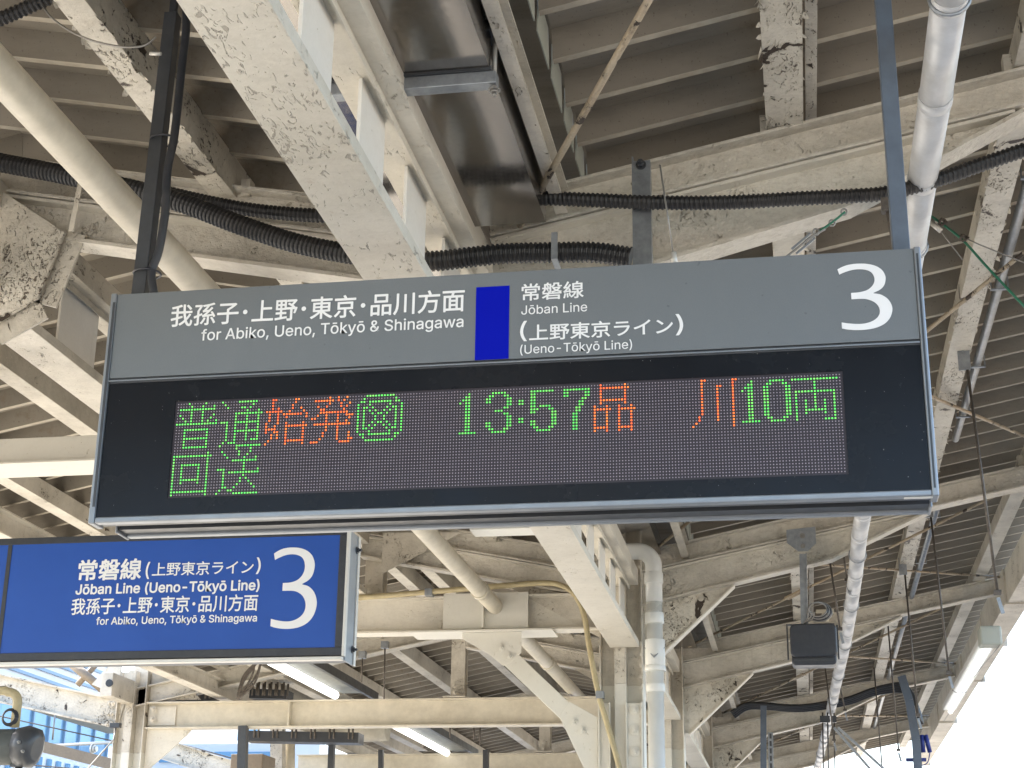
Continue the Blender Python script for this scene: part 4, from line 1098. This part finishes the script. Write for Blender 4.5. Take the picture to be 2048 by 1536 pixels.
# ------------------------------------------------------------------ lamps on the left slope
def lamp(label, u0, v0, u1, v1, zl):
    a, b_ = atz(u0, v0, zl), atz(u1, v1, zl)
    x = (a.x+b_.x)/2
    t = thing("fluorescent_lamp", label, "lamp", "lit fluorescent tubes on the left")
    MB().tube([(x, a.y, zl), (x, b_.y, zl)], .045, 12).build("tube", M['tube_light'], t)
    MB().box(x+.05, x+.26, a.y-.4, b_.y+.1, zl+.03, zl+.09).build("housing", M['lamp_housing'], t, .004)
    MB().box(x+.262, x+.30, a.y-.8, b_.y+.7, zl+.03, zl+.12).build("mounting_rail", M['dark_steel'], t)
lamp("glowing white tube lamp directly below the right end of the blue number sign", 517, 1316, 682, 1390, 2.52)
lamp("glowing white tube lamp lower down, near the bottom edge left of the knee brace", 772, 1446, 902, 1506, 2.45)

# hanging dark square pipes, racks and boxes at the bottom
def bar_thing(name, label, cat, pts, wd, ht, mat, Y, group=None, up=(0,1,0)):
    t = thing(name, label, cat, group); m = MB()
    P_ = [at(u, v, Y) for u, v in pts]
    for a, b_ in zip(P_, P_[1:]): m.bar(a, b_, wd, ht, up)
    m.build("bar", M[mat], t); return t
GP = "dark square poles hanging at the bottom"
bar_thing("drop_pole", "dark square pole below the cross beam near the lower left, leftmost of the dark poles", "pole", ((487,1452),(483,1600)), .09, .09, 'dark_steel', 16.5, GP)
bar_thing("drop_pole", "dark square pole right of the brown box at the bottom edge", "pole", ((664,1480),(660,1600)), .07, .07, 'dark_steel', 19.0, GP)
bar_thing("drop_pole", "dark square pole left of the farthest post at the bottom edge", "pole", ((762,1500),(762,1600)), .06, .06, 'dark_steel', 20.0, GP)
bar_thing("drop_pole", "slate pole at the bottom edge below the loudspeaker", "pole", ((1527,1412),(1527,1600)), .07, .05, 'blue_steel', 19.5, GP)
bar_thing("drop_pole", "dark square pole behind the last post at the bottom, close to the knee brace", "pole", ((972,1500),(972,1600)), .07, .07, 'dark_steel', 20.5, GP)
t = thing("threaded_rail", "slotted strut rail beside the slate pole at the bottom edge", "rail")
a, b_ = at(1541, 1465, 19.5), at(1543, 1600, 19.5); MB().bar(a, b_, .06, .03, (0,1,0)).build("rail", M['galv'], t)
m = MB()
for k in range(9):
    q = a.lerp(b_, (k+.5)/9); m.box(q.x-.012, q.x+.012, q.y-.018, q.y-.0155, q.z-.03, q.z+.03)
m.build("slots", M['dark_steel'], t)
def rack(label, u0, v0, u1, v1, Y, ht=.10):
    t = thing("cable_rack", label, "cable rack", "dark cable racks behind the cross beams")
    a, b_ = at(u0, v0, Y), at(u1, v1, Y)
    MB().bar(a, b_, .25, ht).build("rail", M['dark_steel'], t)
    m = MB(); n = 6
    for k in range(n):
        q = a.lerp(b_, (k+.5)/n); m.tube([q+Vector((0,-.13,-.02)), q+Vector((0,-.13,.13))], .012, 6); m.tube([q+Vector((.05,-.13,-.02)), q+Vector((.05,-.13,.11))], .012, 6)
    m.build("bolts", M['darkrod'], t)
rack("dark cable rack with upright bolts just above the cross beam by the lower left column", 328, 1398, 450, 1396, 17.2)
rack("dark cable rack with upright bolts above the cross beam below the blue sign", 506, 1390, 580, 1392, 17.2)
rack("dark cable rack under the cross beam right of the leftmost dark pole", 497, 1474, 722, 1478, 18.5, .12)
bx = thing("brown_box", "brown painted box and beam at the bottom edge between the dark poles", "box")
a, b_ = at(462, 1508, 19), at(520, 1600, 19); MB().box(a.x, b_.x, 19, 19.5, b_.z, a.z).build("box", M['brownbox'], bx, .01)
t = thing("junction_box", "weathered cream box with a dark cable hole above the sloping beam at lower left", "box")
a, b_ = at(211, 1348, 16.0), at(231, 1385, 16.0); MB().box(a.x, b_.x, 15.9, 16.5, b_.z-.05, a.z).build("box", M['cream_old'], t, .005)
q = at(218, 1366, 15.89); MB().tube([q, q+Vector((0,.02,0))], .04, 12).build("hole", M['black'], t)
t = thing("white_downpipe", "pale round pipe at the bottom edge between the brown box and the dark pole", "pipe")
MB().tube([at(577, 1470, 20.5), at(577, 1600, 20.5)], .085, 16).build("pipe", M['ivory'], t)
t = thing("grimy_column", "narrow grimy column at the bottom edge beside the pale round pipe", "column")
MB().bar(at(556, 1440, 20.3), at(556, 1600, 20.3), .16, .16, (0,1,0)).build("shaft", M['cream_peel'], t)
t = thing("broad_duct", "broad pale horizontal duct glimpsed under the long cross beam at the bottom", "duct")
MB().tube([at(640, 1462, 21.0), at(775, 1456, 21.0)], .17, 20).build("duct", M['ivory'], t)
t = thing("pipe_cross", "pair of crossed tan pipes above the sloping beam at lower left", "pipe")
MB().tube([at(140, 1325, 17.5), at(205, 1378, 17.5)], .05, 10).build("pipe", M['brownbox'], t)
MB().tube([at(200, 1320, 17.6), at(155, 1370, 17.6)], .035, 10).build("pipe", M['brownbox'], t)
t = thing("twisted_cables", "bundle of twisted dark cables beside the post below the blue sign", "cables")
for k in range(6):
    a = at(476+random.uniform(-4,4), 1398, 15.9); b_ = at(515+random.uniform(-6,8), 1325, 15.9)
    mid = a.lerp(b_, .5) + Vector((random.uniform(-.08,.08), 0, random.uniform(-.05,.05)))
    MB().tube(smooth_path([a, mid, b_], 6), .011, 6).build("cable", M['darkrod'], t)
t = thing("sagging_cables", "bundle of black cables sagging along a far rafter to the right eave", "cables")
for k in range(4):
    dv = k*3
    c = ((1462,1425),(1490,1408),(1530,1408),(1600,1412),(1690,1398),(1740,1380),(1790,1368+dv*.6),(1812,1372+dv),(1830,1400+dv),(1838,1440))
    MB().tube(smooth_path([at(u+dv*.7, v+dv, 20.8+.03*k) for u, v in c], 5), .022, 8).build("cable", M['rubber'], t)
t = thing("cable_bracket", "slate grey bent bracket at the right eave under which blue cables hang", "bracket")
P_ = [at(u, v, 20.5) for u, v in ((1803,1352),(1818,1400),(1832,1480),(1840,1600))]
m = MB()
for a, b_ in zip(P_, P_[1:]): m.bar(a, b_, .10, .05, (0,1,0))
m.build("arm", M['blue_steel'], t)
t = thing("blue_cables", "two thick blue cable ends dangling below the eave gutter at the bottom right", "cables")
for u0, u1 in ((1843,1847),(1851,1860)):
    MB().tube([at(u0, 1470, 20.6), at(u1, 1505, 20.6)], .028, 10).build("cable_end", M['bluetube'], t)
MB().tube(smooth_path([at(1860,1505,20.6), at(1855,1525,20.6), at(1842,1530,20.6), at(1828,1520,20.6)], 5), .007, 6).build("thin_cable", M['bluetube'], t)
q = at(1832, 1520, 20.6); MB().box(q.x-.12, q.x+.12, 20.55, 20.62, q.z-.02, q.z+.02).build("crossbar", M['bluetube'], t)
t = thing("clamped_rods", "cluster of dark rod clamps left of the duct at the bottom", "clamps")
for u in (1645, 1655, 1668):
    MB().tube([at(u, 1425, 20.4), at(u+3, 1600, 20.4)], .010, 6).build("rod", M['darkrod'], t)
    q = at(u, 1438, 20.3); MB().box(q.x-.03, q.x+.03, 20.3, 20.36, q.z-.04, q.z+.04).build("clamp", M['dark_steel'], t)
t = thing("tie_bars", "two pale tie bars fanning out to the lower right from the duct at the bottom", "bars")
for u0, u1, v1 in ((1668,1742,1540),(1676,1768,1538)):
    MB().bar(at(u0, 1455, 19.5), at(u1, v1, 19.5), .03, .02, (0,1,0)).build("bar", M['galv'], t)
for k, (u, v) in enumerate(((770,1290),(345+380,1310))):
    t = thing("drop_rod", ("thin dark drop rod below the cross beam right of the blue sign", "thin dark drop rod close under the corner of the blue sign")[k], "rod")
    MB().tube([at(u, v, 13.5), at(u-2, v+108 if k == 0 else v+55, 13.5)], .007, 6).build("rod", M['darkrod'], t)
    q = at(u, v, 13.5); MB().box(q.x-.03, q.x+.03, 13.47, 13.53, q.z-.03, q.z+.03).build("clip", M['galv'], t)
for k, (u, v0, v1) in enumerate(((960,1443,1490),(948,1443,1480),(900,1443,1475))):
    t = thing("drop_rod", ("thin dark rod under the long cross beam, nearest the knee brace","thin dark rod under the long cross beam, middle of three","thin dark rod under the long cross beam above the lower lamp")[k], "rod")
    MB().tube([at(u, v0, 17.5), at(u, v1, 17.5)], .010, 6).build("rod", M['darkrod'], t)
t = thing("white_fixture", "white boxed lamp housing peeping out just under the departure board left of the ladder girder", "lamp")
a, b_ = at(945, 1046, 10.5), at(1120, 1062, 10.5)
MB().box(a.x, b_.x-.01, 10.4, 10.6, b_.z, a.z+.05).build("housing", M['sticker'], t, .005)
# small clips on the rafters at right, and dark hanging pieces
t = thing("suspension_hook", "steel hook with a shackle holding a thin wire beside the lower left column", "hook")
q = at(232, 1452, 15.8)
MB().box(q.x-.06, q.x+.05, 15.77, 15.83, q.z-.02, q.z+.03).build("clamp", M['dark_steel'], t, .004)
MB().tube([q+Vector((0,0,-.02)), at(228, 1478, 15.8), at(182, 1530, 15.8), at(120,1600,15.8)], .008, 6).build("wire", M['wire'], t)

# ------------------------------------------------------------------ overhead line gear and buildings, lower left
for k, (pts2, lb) in enumerate(((((-20,1428),(240,1485)), "thin overhead wire crossing the glass building, upper one"),
                               (((330,1480),(700,1580)), "thin overhead wire right of the lower left column"),
                               (((60,1530),(240,1545)), "thin overhead wire near the bottom left corner"))):
    t = thing("overhead_wire", lb, "wire", "overhead line wires")
    MB().tube([at(u, v, 26) for u, v in pts2], .012, 6).build("wire", M['darkrod'], t)
t = thing("overhead_mast_arm", "pale overhead line arm with insulators in front of the glass building", "mast arm")
MB().tube([at(100, 1491, 28), at(240, 1484, 28)], .03, 8).build("tube", M['rail_light'], t)
MB().tube([at(105, 1480, 28), at(110, 1428, 28)], .018, 8).build("drop", M['wire'], t)
for k in range(3): 
    q = at(183+k*4, 1498, 28); MB().tube([q, q+Vector((.03,0,0))], .09-.02*k, 12).build("insulator", M['rail_light'], t)
t = thing("track_beam", "tan track-side beam slanting under the glass building at lower left", "beam")
MB().bar(at(80, 1492, 24), at(260, 1538, 24), .2, .17).build("beam", M['brownbox'], t)
t = thing("far_canopy", "pale underside of a distant canopy corner in front of the glass building", "canopy")
a = at(93, 1408, 30); b_ = at(150, 1434, 30)
MB().box(a.x, b_.x+.6, 29, 33, b_.z+.05, b_.z+.28).build("slab", M['closure'], t)

def bpt(u, v, xb): d = ray(u, v); return d * (xb/d.x)
XBD = -26.0
tall = thing("glass_building", "white and sky-blue glass office building far away at lower left", "building")
z_b0 = bpt(100, 1500, XBD).z; z_b1 = bpt(150, 1440, XBD).z; z_b2 = bpt(150, 1400, XBD).z
y_a, y_b = bpt(0, 1480, XBD).y, bpt(236, 1490, XBD).y
MB().box(XBD-8, XBD-.12, y_a-20, y_b, -3, z_b2+14).build("wall", M['bwhite'], tall)
MB().box(XBD-.11, XBD+.05, y_a-20, y_b, z_b1, z_b2).build("band", M['bband'], tall)
yy = y_a-18; step = (y_b-y_a)/7.5
g0 = None
while yy < y_b-step*.5:
    if g0 is None:
        g0 = MB().box(XBD-.10, XBD-.02, 0, step*.93, z_b0, z_b1-.05).build("window", M['bglass'], tall); o = g0
        m0 = MB().box(XBD-.10, XBD+.06, step*.94, step*.99, z_b0, z_b1-.03).build("mullion", M['bmull'], tall); om = m0
    else:
        o = g0.copy(); col.objects.link(o); o.parent = tall; om = m0.copy(); col.objects.link(om); om.parent = tall
    o.location = (0, yy, 0); om.location = (0, yy, 0); yy += step
m = MB(); z_ = z_b2+.3
while z_ < z_b2+9: m.box(XBD-.11, XBD-.02, y_a-20, y_b-.4, z_, z_+.10); z_ += .33
m.build("louvres", M['bmull'], tall)["kind"] = "stuff"
m = MB(); yv = y_a-18
while yv < y_b: m.box(XBD-.10, XBD+.0, yv, yv+.22, -2.5, z_b0-.3); yv += .75
m.build("fins", M['bglass'], tall)["kind"] = "stuff"
far = thing("white_building", "low white building far away between the lower left column and the dark pole", "building")
a, b_ = at(282, 1478, 60), at(640, 1478, 60)
MB().box(a.x, b_.x, 60, 70, -3, at(400, 1488, 60).z).build("wall", M['bwhite'], far)
m = None
for k, u in enumerate((345, 400, 455, 520)):
    q = at(u, 1512, 60)
    MB().box(q.x-.5, q.x+.5, 59.9, 59.98, q.z-.25, q.z+.15).build("window", M['bglass'], far)
far2 = thing("white_tower", "white tower block with small blue windows glimpsed above the long cross beam", "building")
a, b_ = at(325, 1335, 90), at(520, 1335, 90)
MB().box(a.x, b_.x, 90, 104, -3, at(400, 1300, 90).z).build("wall", M['bwhite'], far2)
for u, v in ((358, 1384), (500, 1460), (353, 1350)):
    q = at(u, v, 90); MB().box(q.x-.7, q.x+.5, 89.9, 89.98, q.z-.6, q.z+.5).build("window", M['bglass'], far2)
